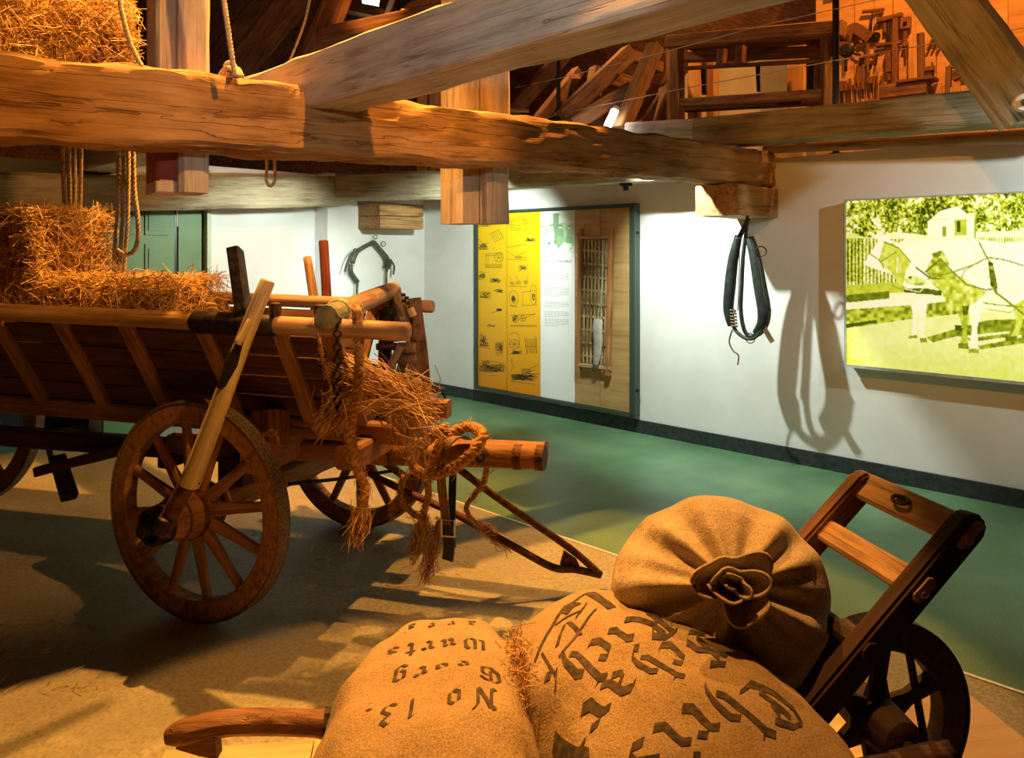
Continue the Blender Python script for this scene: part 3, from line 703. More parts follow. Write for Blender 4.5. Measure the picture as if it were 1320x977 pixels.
# ================================================================== wheelbarrow
wb = thing('wheelbarrow', (0.3, 1.9, 0.04), 'old wooden wheelbarrow with slanting ladder rest and spoked wheel, loaded with sacks', 'wheelbarrow')
BE = Vector((-0.978, -0.208, 0)).normalized(); BWd = Vector((-0.208, 0.978, 0)).normalized()   # towards the handles / away from camera
WC = px(1128, 932, 2.06); WC.z = 0.272+0.04
def B(q, t, z): return Vector((WC.x, WC.y, 0))+BE*q+BWd*t+Vector((0, 0, z))
# wheel
Mw = Matrix((-BWd, Vector((0, 0, 1)).cross(-BWd), Vector((0, 0, 1)))).transposed().to_4x4(); Mw.translation = WC
RW = 0.272
def ringsect(r0, r1, x, n, name, mat, par):
    vs = []; fs = []
    for i in range(n):
        th = 2*PI*i/n; c, s = math.cos(th), math.sin(th)
        for (xx, r) in ((-x, r0), (-x, r1), (x, r1), (x, r0)): vs.append((xx, r*c, r*s))
    for i in range(n):
        j = (i+1) % n
        for k in range(4): k2 = (k+1) % 4; fs.append((i*4+k, j*4+k, j*4+k2, i*4+k2))
    return sharp(mkobj(name, vs, fs, mat, par, Mw), 40)
wt = ringsect(RW-0.008, RW, 0.027, 64, 'wheel', M_iron, wb)
ringsect(RW-0.082, RW-0.0082, 0.024, 64, 'felloe', M_barrow, wt)
hb = MB().lathe([(-0.12, 0.04), (-0.11, 0.055), (0, 0.066), (0.11, 0.055), (0.12, 0.04)], 20); sharp(mkobj('hub', hb.v, hb.f, M_barrow, wt, Mw), 40)
for k in range(6):
    th = 2*PI*(k+0.42)/6; c, s = math.cos(th), math.sin(th)
    a_ = Vector((0, 0.05*c, 0.05*s)); z_ = Vector((0, (RW-0.075)*c, (RW-0.075)*s)); Ml = frame(a_, z_, Vector((1, 0, 0)))
    L = (z_-a_).length; vs = []
    for x, wd in ((-L/2, 0.036), (-L*0.1, 0.019), (L/2, 0.027)):
        for (ey, ez) in ((-1, -.7), (-.7, -1), (.7, -1), (1, -.7), (1, .7), (.7, 1), (-.7, 1), (-1, .7)): vs.append((x, wd*ey, 0.014*ez))
    fs = [tuple(range(8)), tuple(range(23, 15, -1))]+[(r*8+q, (r+1)*8+q, (r+1)*8+(q+1) % 8, r*8+(q+1) % 8) for r in range(2) for q in range(8)]
    sharp(mkobj('spoke', vs, fs, M_barrow, wt, Mw @ Ml), 40)
beam('axle', B(0, -0.22, WC.z), B(0, 0.22, WC.z), 0.03, 0.03, M_iron, wb, ch=0.3)
# long shafts ending in curved handles
def shaft(t, tip, mat):
    p = [B(-0.06, t*0.95, 0.33), B(0.35, t, 0.31), B(0.9, t*1.05, 0.30), B(1.35, t*1.1, 0.33)]
    h = tip
    mid = [tip+Vector((0.42, 0.09, -0.035)), tip+Vector((0.24, 0.05, -0.004)), tip+Vector((0.12, 0.02, 0.008)), tip+Vector((0, 0, -0.012))]
    b = MB(); pts = spline(p+mid, 5); n = len(pts); rs = [0.040 if i < n*0.6 else 0.034-0.003*(i/n) for i in range(n)]; rs[-1] = 0.018; rs[-2] = 0.026
    b.tube(pts, rs, 8, up=Vector((0, 0, 1))); sharp(b.build('shaft', mat, wb), 45)
    q = tip+Vector((0.07, 0.012, -0.03)); b = MB()
    b.prism([(0.045, 0.02), (-0.03, 0.012), (-0.055, -0.008), (0.005, -0.026), (0.05, -0.034)], -0.018, 0.018, Matrix.Translation(q+Vector((0.01, 0, 0)))); b.build('handle_stop', M_handle, wb)
    beam('shaft_band', tip+Vector((0.375, 0.08, -0.03)), tip+Vector((0.43, 0.09, -0.034)), 0.078, 0.078, M_iron, wb, ch=0.3)
tipf = px(214, 944, 1.94)
shaft(0.21, tipf, M_handle); shaft(-0.21, tipf-BWd*0.44, M_barrow)
for q in (0.3, 0.62, 0.95, 1.25): beam('bed_slat', B(q, -0.26, 0.285), B(q, 0.26, 0.285), 0.06, 0.035, M_barrow, wb, seg=2)
for t in (-0.23, 0.23): beam('leg', B(1.15, t, 0.02), B(1.12, t, 0.32), 0.05, 0.05, M_barrow, wb, seg=2)
# slanting ladder rest over the wheel
nt_ = px(1258, 664, 1.90); ft_ = px(1122, 612, 2.30)
def nr(k): # near rail
    a = px(985, 990, 1.74); return nt_+(a-nt_)*k
def fr(k):
    a = nr(1)+(ft_-nt_); return ft_+(a-ft_)*k
LN = (nr(1)-nt_).normalized(); LC = (ft_-nt_).normalized(); LU = LN.cross(LC); LU = LU if LU.z > 0 else -LU
for (f_, sd) in ((nr, 1), (fr, 2)):
    L = (f_(1)-f_(0)).length; vs = []; M = frame(f_(1), f_(0), LU); b = MB()
    # rounded upper tip
    h = 0.072; w_ = 0.056; poly = [(-L/2-0.25, -h/2), (L/2-0.03, -h/2), (L/2-0.005, -h/2+0.015), (L/2, 0), (L/2-0.005, h/2-0.015), (L/2-0.03, h/2), (-L/2-0.25, h/2)]
    b.prism(poly, -w_/2, w_/2); o = mkobj('ladder_rail', b.v, b.f, M_barrow if sd == 1 else M_handle, wb, M)
    bm = bmesh.new(); bm.from_mesh(o.data); bmesh.ops.recalc_face_normals(bm, faces=bm.faces); bmesh.ops.bevel(bm, geom=bm.edges[:], offset=0.008, segments=2, affect='EDGES'); bm.to_mesh(o.data); bm.free()
for i, (k, wd, th) in enumerate(((0.075, 0.085, 0.024), (0.30, 0.07, 0.026), (0.55, 0.045, 0.04), (0.85, 0.05, 0.03))):
    p0 = nr(k)+LC*-0.035; p1 = fr(k-0.02 if i < 2 else k)+LC*0.03
    beam('crossbar', p0+LU*0.005, p1+LU*0.005, wd, th, M_rail if i < 2 else M_barrow, wb, rough=0.0015, seg=8, side=2, up=LU, ch=0.3, seed=60+i)
b = MB(); c_ = (nr(0.075)+fr(0.055))/2+LU*0.022; ps = []
for k in range(17):
    th = 2*PI*k/16; ps.append(c_+LC*(0.030*math.cos(th))+LN*(0.013*math.sin(th))+LU*(0.004+0.003*math.sin(th)))
b.tube(ps, 0.0055, 6, caps=False); b.build('iron_loop', M_iron, wb)
for k in (0.09, 0.31):
    p = nr(k)-LC*0.026; MB().lathe([(0, 0.02), (0.005, 0.018), (0.011, 0.008)], 8, frame(p, p-LC) @ Matrix.Translation((-0.5, 0, 0)) @ Matrix.Diagonal((1, 1.0, 0.8, 1))).build('tenon_end', M_rail, wb)
b = MB(); b.tube([nr(0.36)-LU*0.03+LC*0.04, B(0.0, -0.10, WC.z)+Vector((0.06, -0.02, -0.05)), B(-0.03, -0.12, 0.05)], 0.010, 8); b.build('iron_stay', M_iron, wb)
b = MB(); b.tube([fr(0.36)-LU*0.03, B(0.0, 0.14, WC.z)], 0.010, 8); b.build('iron_stay', M_iron, wb)

# ================================================================== sacks
def grid_obj(name, f, nu, nv, mat, parent, closed=True, M=None):
    vs = []; fs = []
    for i in range(nu+1):
        for j in range(nv): vs.append(f(i/nu, 2*PI*j/nv))
    for i in range(nu):
        for j in range(nv):
            j2 = (j+1) % nv; fs.append((i*nv+j, i*nv+j2, (i+1)*nv+j2, (i+1)*nv+j))
    fs += [tuple(range(nv-1, -1, -1)), tuple(range(nu*nv, nu*nv+nv))]
    o = mkobj(name, vs, fs, mat, parent, M, True)
    bm = bmesh.new(); bm.from_mesh(o.data); bmesh.ops.recalc_face_normals(bm, faces=bm.faces); bm.to_mesh(o.data); bm.free()
    return o
def lying(name, far, near, hw, hh, mat, parent, seed, pw=3.2):
    """pillow shaped full sack from far end to near end"""
    ax = (near-far); L = ax.length; M = frame(far, near)
    off = Vector((seed*7.3, seed*2.9, 0))
    def f(s, th):
        x = -math.cos(s*PI); k = max(0.0, 1-abs(x)**pw)**(1/2.3)
        c, sn = math.cos(th), math.sin(th)
        cy = math.copysign(abs(c)**0.85, c); cz = math.copysign(abs(sn)**0.9, sn)
        q = Vector((x*L/2, cy*hw*k, cz*hh*k))
        d = Vector((x*0.3, cy, cz)).normalized()
        q += d*(0.022*noise.fractal(q*3.1+off, 1.0, 2.0, 3)+0.006*noise.fractal(q*9+off, 1.0, 2.0, 3))*(0.35+k)
        # end pleats
        q += d*0.006*abs(x)**6*math.sin(th*13+seed)
        return q
    return grid_obj(name, f, 56, 96, mat, parent, M=M), M
# ---- blackletter strokes (broad nib)
G = {
 'i': (0.40, [[(.0, .90), (.16, .80), (.16, .2), (.34, .06)], [(.12, 1.32), (.24, 1.24)]]),
 'r': (0.56, [[(.0, .90), (.16, .80), (.16, .2), (.34, .06)], [(.2, .76), (.38, .96), (.54, .82)]]),
 'n': (0.72, [[(.0, .90), (.16, .80), (.16, .2), (.3, .06)], [(.2, .78), (.4, .96), (.54, .82), (.54, .2), (.7, .06)]]),
 'u': (0.72, [[(.0, .90), (.16, .80), (.16, .2), (.32, .04), (.52, .2)], [(.38, .92), (.52, .80), (.52, .2), (.68, .06)]]),
 'h': (0.70, [[(.02, 1.62), (.16, 1.48), (.16, .2), (.28, .06)], [(.2, .78), (.4, .98), (.54, .84), (.54, .25), (.44, -.1), (.26, -.34)], [(.16, 1.48), (.34, 1.58)]]),
 'c': (0.56, [[(.54, .82), (.38, .98), (.14, .80), (.14, .2), (.34, .04), (.52, .16)]]),
 'e': (0.56, [[(.16, .5), (.5, .66), (.36, .98), (.14, .80), (.14, .2), (.34, .04), (.52, .16)]]),
 'o': (0.62, [[(.36, .98), (.14, .80), (.14, .2), (.36, .04), (.52, .2), (.52, .8), (.36, .98)]]),
 'a': (0.70, [[(.1, .86), (.3, .98), (.5, .82), (.5, .2), (.66, .06)], [(.48, .56), (.2, .44), (.12, .2), (.3, .05), (.48, .22)]]),
 's': (0.56, [[(.5, .86), (.3, .98), (.12, .76), (.46, .46), (.46, .2), (.28, .02), (.06, .16)]]),
 't': (0.48, [[(.18, 1.34), (.18, .2), (.36, .05)], [(.0, .94), (.42, .94)]]),
 'f': (0.50, [[(.52, 1.5), (.32, 1.58), (.18, 1.36), (.18, -.34)], [(.0, .94), (.44, .94)]]),
 'g': (0.68, [[(.5, .9), (.3, .98), (.12, .8), (.12, .28), (.3, .1), (.5, .3)], [(.5, .96), (.5, -.1), (.3, -.38), (.06, -.24)]]),
 'z': (0.56, [[(.06, .92), (.46, .92), (.14, .46), (.44, .3), (.3, -.2), (.06, -.2)]]),
 'd': (0.66, [[(.06, 1.5), (.5, 1.0), (.5, .2), (.3, .04), (.12, .2), (.12, .76), (.36, .96)]]),
 '.': (0.26, [[(.05, .14), (.18, .04)]]),
 '1': (0.45, [[(.04, 1.2), (.24, 1.45), (.24, .05)]]),
 '3': (0.62, [[(.08, 1.3), (.3, 1.46), (.5, 1.2), (.24, .82), (.54, .5), (.48, .16), (.26, .02), (.06, .16)]]),
 'C': (1.05, [[(.98, 1.30), (.72, 1.58), (.34, 1.46), (.12, 1.0), (.16, .45), (.5, .05), (.98, .22)], [(.52, 1.30), (.52, .36)], [(.72, 1.2), (.6, .8)]]),
 'S': (0.95, [[(.88, 1.36), (.54, 1.58), (.2, 1.28), (.36, 1.0), (.78, .74), (.86, .36), (.5, .02), (.08, .22)], [(.5, 1.3), (.46, .3)]]),
 'R': (1.05, [[(.06, 1.42), (.24, 1.50), (.24, .16), (.06, .02)], [(.24, 1.5), (.58, 1.58), (.86, 1.28), (.5, .84), (.30, .80)], [(.5, .82), (.78, .2), (.98, .04)], [(.54, 1.44), (.54, .9)]]),
 'G': (1.05, [[(.94, 1.34), (.66, 1.58), (.3, 1.44), (.12, 1.0), (.16, .45), (.5, .05), (.86, .2), (.86, .8), (.6, .8)], [(.5, 1.3), (.5, .36)]]),
 'W': (1.25, [[(.06, 1.4), (.22, 1.5), (.22, .3), (.42, .05), (.64, .3)], [(.6, 1.5), (.64, .3), (.84, .05), (1.1, .4), (1.06, 1.2), (.9, 1.5)]]),
 'N': (1.0, [[(.04, .2), (.2, .05), (.26, 1.3), (.1, 1.5)], [(.26, 1.4), (.74, .1)], [(.74, .1), (.76, 1.2), (.94, 1.54)]]),
 ' ': (0.4, []),
}
def text_strokes(txt, h, sp=0.16):
    """per letter list of polylines (in metres), x right, y up"""
    x = 0; out = []
    for ch in txt:
        w_, st = G[ch]
        if st: out.append([[((x+p[0])*h, p[1]*h) for p in s] for s in st])
        x += w_+sp
    return out, x*h
def strip_mesh(lines, nib, bvh, org, right, up, ddir, lift=0.0018, ang=42, step=0.007, down=0.8):
    nx, ny = math.cos(math.radians(ang))*nib/2, math.sin(math.radians(ang))*nib/2
    vs = []; fs = []
    for ln in lines:
        for (p, q) in zip(ln[:-1], ln[1:]):
            d = math.hypot(q[0]-p[0], q[1]-p[1]); n = max(1, int(d/step)); base = len(vs); ok = True; tmp = []
            for i in range(n+1):
                t = i/n; cx = p[0]+(q[0]-p[0])*t; cy = p[1]+(q[1]-p[1])*t
                for m in (-1, 0, 1):
                    w_ = org+right*(cx+nx*m)+up*(cy+ny*m)
                    hit = bvh.ray_cast(w_-ddir*down, ddir)
                    if hit[0] is None: ok = False; break
                    nn = hit[1] if hit[1].dot(ddir) < 0 else -hit[1]
                    tmp.append(hit[0]+nn*lift)
                if not ok: break
            if not ok: continue
            vs += tmp
            for i in range(n):
                for m in range(2): a = base+i*3+m; fs.append((a, a+1, a+4, a+3))
    return vs, fs
def bvh_of(o, M):
    return BVHTree.FromPolygons([M @ v.co for v in o.data.vertices], [tuple(p.vertices) for p in o.data.polygons])
DN = Vector((0, 0, -1))
def print_on(parent, name, bv, lines, nib, org, right, up, mat, ddir=DN, ang=42):
    vs, fs = strip_mesh(lines, nib, bv, org, right.normalized(), up.normalized(), ddir, ang=ang)
    if vs: mkobj(name, vs, fs, mat, parent)
# sack without stripe, left: "No 13. / Georg / Wurts / ..."
s1 = thing('grain_sack', (-0.19, 1.75, 0.15), 'brown cloth sack printed No 13, Georg, lying at the bottom centre', 'sack')
o, M = lying('sack_cloth', Vector((-0.195, 2.235, 0.375)), Vector((-0.165, 1.22, 0.42)), 0.240, 0.212, M_sack, s1, 1)
bv = bvh_of(o, M)
def at_top(x, y, z): return onz(x, y, z)
up = Vector((0.05, -1, 0)).normalized(); rt = Vector((up.y, -up.x, 0))
for (txt, x, y, z, h, nib) in (('No 13.', 640, 905, 0.57, 0.056, 0.011), ('Georg', 646, 866, 0.57, 0.052, 0.012), ('Wurts', 628, 836, 0.55, 0.050, 0.012), ('a r e s', 614, 813, 0.53, 0.032, 0.009)):
    ln, wd = text_strokes(txt, h, 0.34)
    sk = -0.26 if txt[0] == 'N' else -0.06
    [print_on(s1, 'letter', bv, lt, nib, onz(x, y, z), rt+up*-sk, up+rt*0.0, M_ink) for lt in ln]
# sack with emblem: "Christ / Schar / Rich"
s2 = thing('grain_sack', (0.32, 1.75, 0.15), 'brown cloth sack printed with blackletter name and framed emblem, under the tied sack', 'sack')
F2 = Vector((0.135, 2.255, 0.42)); N2 = Vector((0.55, 1.20, 0.45))
o, M = lying('sack_cloth', F2, N2, 0.292, 0.232, M_sack, s2, 2)
bv = bvh_of(o, M)
up = Vector((0.43, -0.90, 0)).normalized(); rt = Vector((up.y, -up.x, 0)); rt2 = (rt+Vector((0, -0.06, 0))).normalized()
for (txt, x, y, z, h, nib) in (('Rich.', 838, 812, 0.62, 0.080, 0.022), ('Scharf', 905, 838, 0.62, 0.082, 0.022), ('Christ', 985, 894, 0.62, 0.090, 0.024)):
    ln, wd = text_strokes(txt, h, 0.22)
    [print_on(s2, 'letter', bv, lt, nib, onz(x, y, z), rt2, up, M_ink) for lt in ln]
# emblem: shield frame, lozenge and crossed marks (drawn upside down like the writing)
oe = onz(712, 858, 0.60)
def em(pts): 
    return [[((onz(x, y, 0.60)-oe).dot(rt), (onz(x, y, 0.60)-oe).dot(up)) for (x, y) in pts]]
for pts, nib, ang in (([(690, 842), (705, 822), (728, 800), (758, 783)], 0.010, 90), ([(758, 783), (775, 800), (789, 812)], 0.026, 178), ([(721, 854), (745, 832), (769, 811)], 0.007, 90), ([(699, 840), (708, 856), (717, 868)], 0.007, 20), ([(716, 878), (718, 862)], 0.006, 20),
                      ([(727, 808), (736, 800), (746, 797)], 0.022, 110), ([(716, 816), (732, 812), (750, 808)], 0.006, 90), ([(718, 842), (722, 830), (728, 820)], 0.014, 20), ([(733, 818), (742, 826), (748, 834)], 0.013, 150), ([(742, 816), (752, 806), (757, 800)], 0.012, 60)):
    print_on(s2, 'emblem', bv, em(pts), nib, oe, rt, up, M_ink, ang=ang)
# frayed straw between the two sacks
rs = np.random.RandomState(4); n = 420
base = px(668, 872, 1.86); P = np.array(base)[None]+rs.normal(size=(n, 3))*np.array([[0.014, 0.06, 0.04]]); P[:, 0] -= (P[:, 1]-base.y)*0.10
D = rs.normal(size=(n, 3)); D[:, 2] += 0.6
o = straws('straw_fringe', P, D, rs.uniform(0.02, 0.07, n), 0.0012, M_hay); tagp(o, 'frayed straw fringe stuck between the two printed sacks', 'straw')

# tied sack on top
s3 = thing('grain_sack', (0.56, 2.1, 0.45), 'tied cloth sack with gathered mouth leaning on the wheelbarrow ladder', 'sack')
mouth = px(946, 757, 1.80); back = px(899, 785, 2.55)
ax = (back-mouth).normalized(); M3 = frame(mouth, back)
R3 = 0.262
def fold(th, s):
    return (0.55*math.sin(9*th+0.7)+0.45*math.sin(14*th+2.0+0.6*math.sin(2*th))+0.35*math.sin(5*th+1.1))
prof = [(a, r*0.97) for a, r in [(0.0, 0.030), (0.015, 0.040), (0.03, 0.075), (0.06, 0.135), (0.10, 0.190), (0.16, 0.232), (0.24, 0.256), (0.34, 0.265), (0.46, 0.262), (0.58, 0.245), (0.66, 0.20), (0.70, 0.12), (0.71, 0.03)]]
def f3(s, th):
    k = s*(len(prof)-1); i = min(int(k), len(prof)-2); t = k-i; t2 = t
    x = prof[i][0]*(1-t2)+prof[i+1][0]*t2; r = prof[i][1]*(1-t)+prof[i+1][1]*t
    amp = 0.022*math.exp(-((x-0.055)/0.075)**2)+0.008*math.exp(-((x-0.2)/0.1)**2)
    c, sn = math.cos(th), math.sin(th)
    rr = r*(1.06 if abs(c) > 0 else 1)+0.4*amp*fold(th, s)
    q = Vector((x-L3/2-amp*fold(th, s)*0.9, rr*c*1.04, rr*sn*0.94))
    q += Vector((0, c, sn))*(0.012*noise.fractal(q*4+Vector((3, 1, 8)), 1.0, 2.0, 3)*min(1, x*8))
    return q
L3 = (back-mouth).length
o3 = grid_obj('sack_cloth', f3, 120, 180, M_sack3, s3, M=M3)
# ruffle of the mouth: rolled folded cloth
def ruffle(r_in, r_out, x0, x1, waves, ph, amp, th0=0, th1=2*PI, n=90, m=10, name='sack_mouth'):
    vs = []; fs = []
    for i in range(m+1):
        t = i/m
        for j in range(n+1):
            th = th0+(th1-th0)*j/n
            wv = math.sin(waves*th+ph)+0.5*math.sin(waves*1.7*th+ph*2)
            r = r_in+(r_out-r_in)*t**0.8+amp*t*wv
            x = x0+(x1-x0)*t+amp*0.8*t*math.cos(waves*th*1.3+ph)
            vs.append((x-L3/2, r*math.cos(th), r*math.sin(th)*0.9))
    for i in range(m):
        for j in range(n): fs.append((i*(n+1)+j, i*(n+1)+j+1, (i+1)*(n+1)+j+1, (i+1)*(n+1)+j))
    o = mkobj(name, vs, fs, M_sack3, s3, M3, True)
    md = o.modifiers.new('thick', 'SOLIDIFY'); md.thickness = 0.006; md.offset = 0
ruffle(0.032, 0.080, 0.012, -0.050, 3, 0.9, 0.017)
ruffle(0.022, 0.050, 0.010, -0.062, 2, 1.9, 0.016)
ruffle(0.008, 0.024, 0.005, -0.060, 2, 0.2, 0.010)
b = MB(); 
for k in range(3): b.ring((0.006+0.006*k-L3/2, 0, 0), 0.036, 0.0035, (1, 0.05*k, 0.03), 28, 5)
ps = spline([(-L3/2-0.01, 0.03, 0.01), (-L3/2-0.04, 0.075, 0.02), (-L3/2-0.03, 0.085, -0.02), (-L3/2-0.005, 0.04, -0.03)], 6); b.tube(ps, 0.0025, 5)
mkobj('tie_string', b.v, b.f, M_rope, s3, M3)
# grey blue stripe with dashes near the bottom of the sack
def band(x0, x1, lift, th0, th1, name, mat, n=60):
    vs = []; fs = []
    m = 6
    for i in range(m+1):
        xx = x0+(x1-x0)*i/m
        # locate s for x
        for k in range(len(prof)-1):
            if prof[k][0] <= xx <= prof[k+1][0]: t = (xx-prof[k][0])/(prof[k+1][0]-prof[k][0]); s_ = (k+t)/(len(prof)-1); break
        for j in range(n+1):
            th = th0+(th1-th0)*j/n; q = f3(s_, th); vs.append(q+Vector((0, math.cos(th), math.sin(th)))*lift)
    for i in range(m):
        for j in range(n): fs.append((i*(n+1)+j, i*(n+1)+j+1, (i+1)*(n+1)+j+1, (i+1)*(n+1)+j))
    mkobj(name, vs, fs, mat, s3, M3, True)
band(0.44, 0.60, 0.002, 0, 2*PI, 'stripe', M_blueink, 120)
for k in range(26): band(0.50, 0.512, 0.004, 2*PI*k/26, 2*PI*(k+0.55)/26, 'stripe_mark', M_ink, 4)
for k in range(26): band(0.555, 0.567, 0.004, 2*PI*k/26, 2*PI*(k+0.55)/26, 'stripe_mark', M_ink, 4)

# ================================================================== exhibition board on the right wall
VB = 5.47
def vquad(name, x0, x1, za, zb, v0, v1, mat, parent):
    ua = onv(x0, 400, v0).dot(U); ub = onv(x1, 400, v0).dot(U)
    return uvbox(name, min(ua, ub), max(ua, ub), v0, v1, za, zb, mat, None, parent)
zt, zb = 1.945, 0.165
eb = thing('exhibition_board', onv(715, 545, VB), 'framed exhibition board with yellow panels, text and boards on the white wall', 'display board')
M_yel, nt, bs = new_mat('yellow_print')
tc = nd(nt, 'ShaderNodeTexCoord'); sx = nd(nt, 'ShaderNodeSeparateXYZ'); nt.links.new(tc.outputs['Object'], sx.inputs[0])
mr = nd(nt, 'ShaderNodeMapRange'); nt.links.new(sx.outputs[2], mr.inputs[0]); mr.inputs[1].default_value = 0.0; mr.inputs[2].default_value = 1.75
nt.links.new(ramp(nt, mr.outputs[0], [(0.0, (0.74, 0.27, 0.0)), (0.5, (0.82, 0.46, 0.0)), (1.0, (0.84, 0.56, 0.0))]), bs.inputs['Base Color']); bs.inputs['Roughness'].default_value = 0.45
M_white = flat('white_panel', (0.80, 0.81, 0.80), 0.5)
M_frame = flat('dark_green_frame', (0.035, 0.06, 0.045), 0.4)
vquad('back_plate', 612, 818, zb-0.01, zt+0.01, VB+0.005, VB+0.05, M_frame, eb)
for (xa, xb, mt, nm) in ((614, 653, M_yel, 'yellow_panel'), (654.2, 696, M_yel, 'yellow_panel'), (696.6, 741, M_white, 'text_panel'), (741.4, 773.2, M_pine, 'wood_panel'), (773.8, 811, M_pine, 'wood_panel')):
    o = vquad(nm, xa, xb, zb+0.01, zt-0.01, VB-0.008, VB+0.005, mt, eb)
for (xa, xb, za, zz) in ((611, 614, zb-0.02, zt+0.02), (811.5, 818, zb-0.02, zt+0.02), (611, 818, zb-0.02, zb+0.005), (611, 818, zt, zt+0.022)):
    vquad('frame_bar', xa, xb, za, zz, VB-0.035, VB+0.04, M_frame, eb)
for y in (300, 503):
    p = onv(820, y, VB); MB().lathe([(0, 0.012), (0.03, 0.012), (0.034, 0.006)], 10, frame(p, p-U) @ Matrix.Translation((-0.5, 0, 0))).build('frame_screw', M_black, eb)
VP_ = VB-0.0095
def ink(lines, wpx, name, mat, parent, v=VP_):
    """flat line drawing on the board, polylines given on the board face"""
    vs = []; fs = []
    for ln in lines:
        P = [onv(x, y, v) for (x, y) in ln]
        for a_, b_ in zip(P[:-1], P[1:]):
            d = b_-a_
            if d.length < 1e-5: continue
            d.normalize(); s_ = d.cross(V); s_.normalize(); h = wpx/FPX*7.3/2; n = len(vs)
            vs += [a_-s_*h-d*h*.5, a_+s_*h-d*h*.5, b_+s_*h+d*h*.5, b_-s_*h+d*h*.5]; fs.append((n, n+1, n+2, n+3))
    o = mkobj(name, vs, fs, mat, parent); o['kind'] = 'stuff'; return o
M_draw = flat('drawing_ink', (0.03, 0.028, 0.012), 0.7)
def zc(x, y): return (610+x/3.757, 260+y/3.757)
def circ(cx, cy, rx, ry=None, n=14, a0=0, a1=2*PI): 
    ry = ry or rx; return [(cx+rx*math.cos(a0+(a1-a0)*k/n), cy+ry*math.sin(a0+(a1-a0)*k/n)) for k in range(n+1)]
def wheel2(cx, cy, r, sp=6): return [circ(cx, cy, r)]+[[(cx, cy), (cx+r*math.cos(2*PI*k/sp), cy+r*math.sin(2*PI*k/sp))] for k in range(sp)]
rd = random.Random(3)
def scrib(x0, y0, x1, y1, n): return [[(rd.uniform(x0, x1), rd.uniform(y0, y1)) for _ in range(3)] for _ in range(n)]
def hatch(x0, y0, x1, y1, n): return [[(x0+(x1-x0)*k/n, y0+rd.uniform(0, 3)), (x0+(x1-x0)*k/n+rd.uniform(-3, 3), y1-rd.uniform(0, 3))] for k in range(n+1)]
DR = []
# left strip
DR.append([[(20, 118), (85, 120)], [(25, 112), (60, 105), (80, 112)]]+scrib(25, 108, 80, 120, 8))
DR.append([[(82, 155), (125, 135), (148, 175), (105, 195), (82, 155)]]+[[(82+k*8, 155-k*4+k*0.3), (105+k*8, 195-k*4)] for k in range(6)])
DR.append([[(18, 210), (75, 200)], [(18, 232), (75, 230)], [(20, 205), (28, 180), (35, 190), (70, 225)]]+scrib(25, 205, 70, 230, 14))
DR.append([[(58, 255), (140, 245)], [(62, 255), (60, 315)], [(72, 255), (70, 318)], [(138, 245), (138, 312)], [(58, 318), (140, 320)], [(58, 262), (140, 258)], [(100, 222), (102, 230)]]+wheel2(124, 270, 22)+hatch(62, 300, 138, 320, 18))
DR.append(wheel2(38, 358, 20, 4)+scrib(25, 345, 60, 370, 8))
DR.append([[(78, 388), (135, 380)]]+wheel2(95, 382, 10, 4)+wheel2(122, 384, 8, 4)+scrib(80, 370, 132, 390, 10))
DR.append([[(25, 465), (60, 440), (88, 468)], [(102, 430), (140, 440)]]+scrib(30, 435, 90, 472, 10)+scrib(102, 420, 145, 445, 8))
DR.append(scrib(108, 515, 142, 530, 10)+[[(86, 540), (140, 522)]])
DR.append(scrib(60, 590, 120, 612, 5))
DR.append([[(30, 650), (48, 640), (60, 690)], [(22, 700), (78, 712)], [(40, 640), (40, 700)], [(58, 655), (74, 700)]]+scrib(28, 645, 75, 705, 16))
DR.append([[(105, 680), (112, 735)], [(145, 670), (140, 735)], [(108, 740), (135, 745)]]+hatch(112, 680, 140, 710, 10)+scrib(108, 690, 145, 740, 12))
DR.append([circ(88, 800, 67, 26, 20)]+hatch(30, 790, 150, 825, 34)+hatch(45, 768, 78, 790, 12)+scrib(30, 785, 150, 825, 20))
# right strip
DR.append([[(180, 82), (245, 76)], [(182, 92), (246, 86)], [(246, 70), (248, 145)], [(256, 70), (258, 140)], [(178, 135), (256, 140)], [(210, 115), (226, 114), (226, 130), (210, 131), (210, 115)], circ(250, 98, 10)]+wheel2(185, 112, 16, 4))
DR.append([[(245, 192), (300, 188)], [(260, 168), (275, 190)]]+scrib(252, 175, 300, 192, 12))
DR.append([[(164, 222), (215, 212), (262, 206)], [(166, 240), (205, 268), (262, 270)], [(164, 280), (262, 282)], [(212, 262), (260, 240)]]+hatch(205, 262, 232, 278, 8))
DR.append(scrib(220, 305, 262, 335, 9)+[[(218, 338), (265, 308)]])
DR.append(hatch(178, 385, 198, 408, 6)+hatch(210, 382, 228, 402, 6)+hatch(246, 380, 264, 402, 6)+[[(172, 360), (185, 380)], [(205, 358), (216, 380)], [(268, 355), (256, 380)], [(170, 410), (262, 412)]])
DR.append([circ(195, 468, 22, 38, 18)]+scrib(182, 450, 210, 490, 14)+[[(175, 505), (215, 508)]])
DR.append([[(238, 438), (300, 430)], [(240, 445), (240, 500)], [(300, 432), (304, 500)], [(236, 502), (308, 500)], circ(292, 450, 16, 48, 18)]+scrib(282, 440, 302, 480, 10))
DR.append(wheel2(240, 566, 14)+wheel2(205, 568, 16, 5)+[[(180, 550), (300, 545)], [(250, 565), (300, 540)], [(180, 600), (306, 602)]]+hatch(182, 596, 306, 606, 22)+scrib(190, 550, 215, 580, 10))
DR.append([[(175, 660), (172, 730)], [(222, 655), (228, 730)], [(170, 738), (240, 735)], circ(200, 650, 22, 16, 14, PI, 2*PI)]+wheel2(200, 690, 24, 8)+scrib(176, 720, 238, 738, 12))
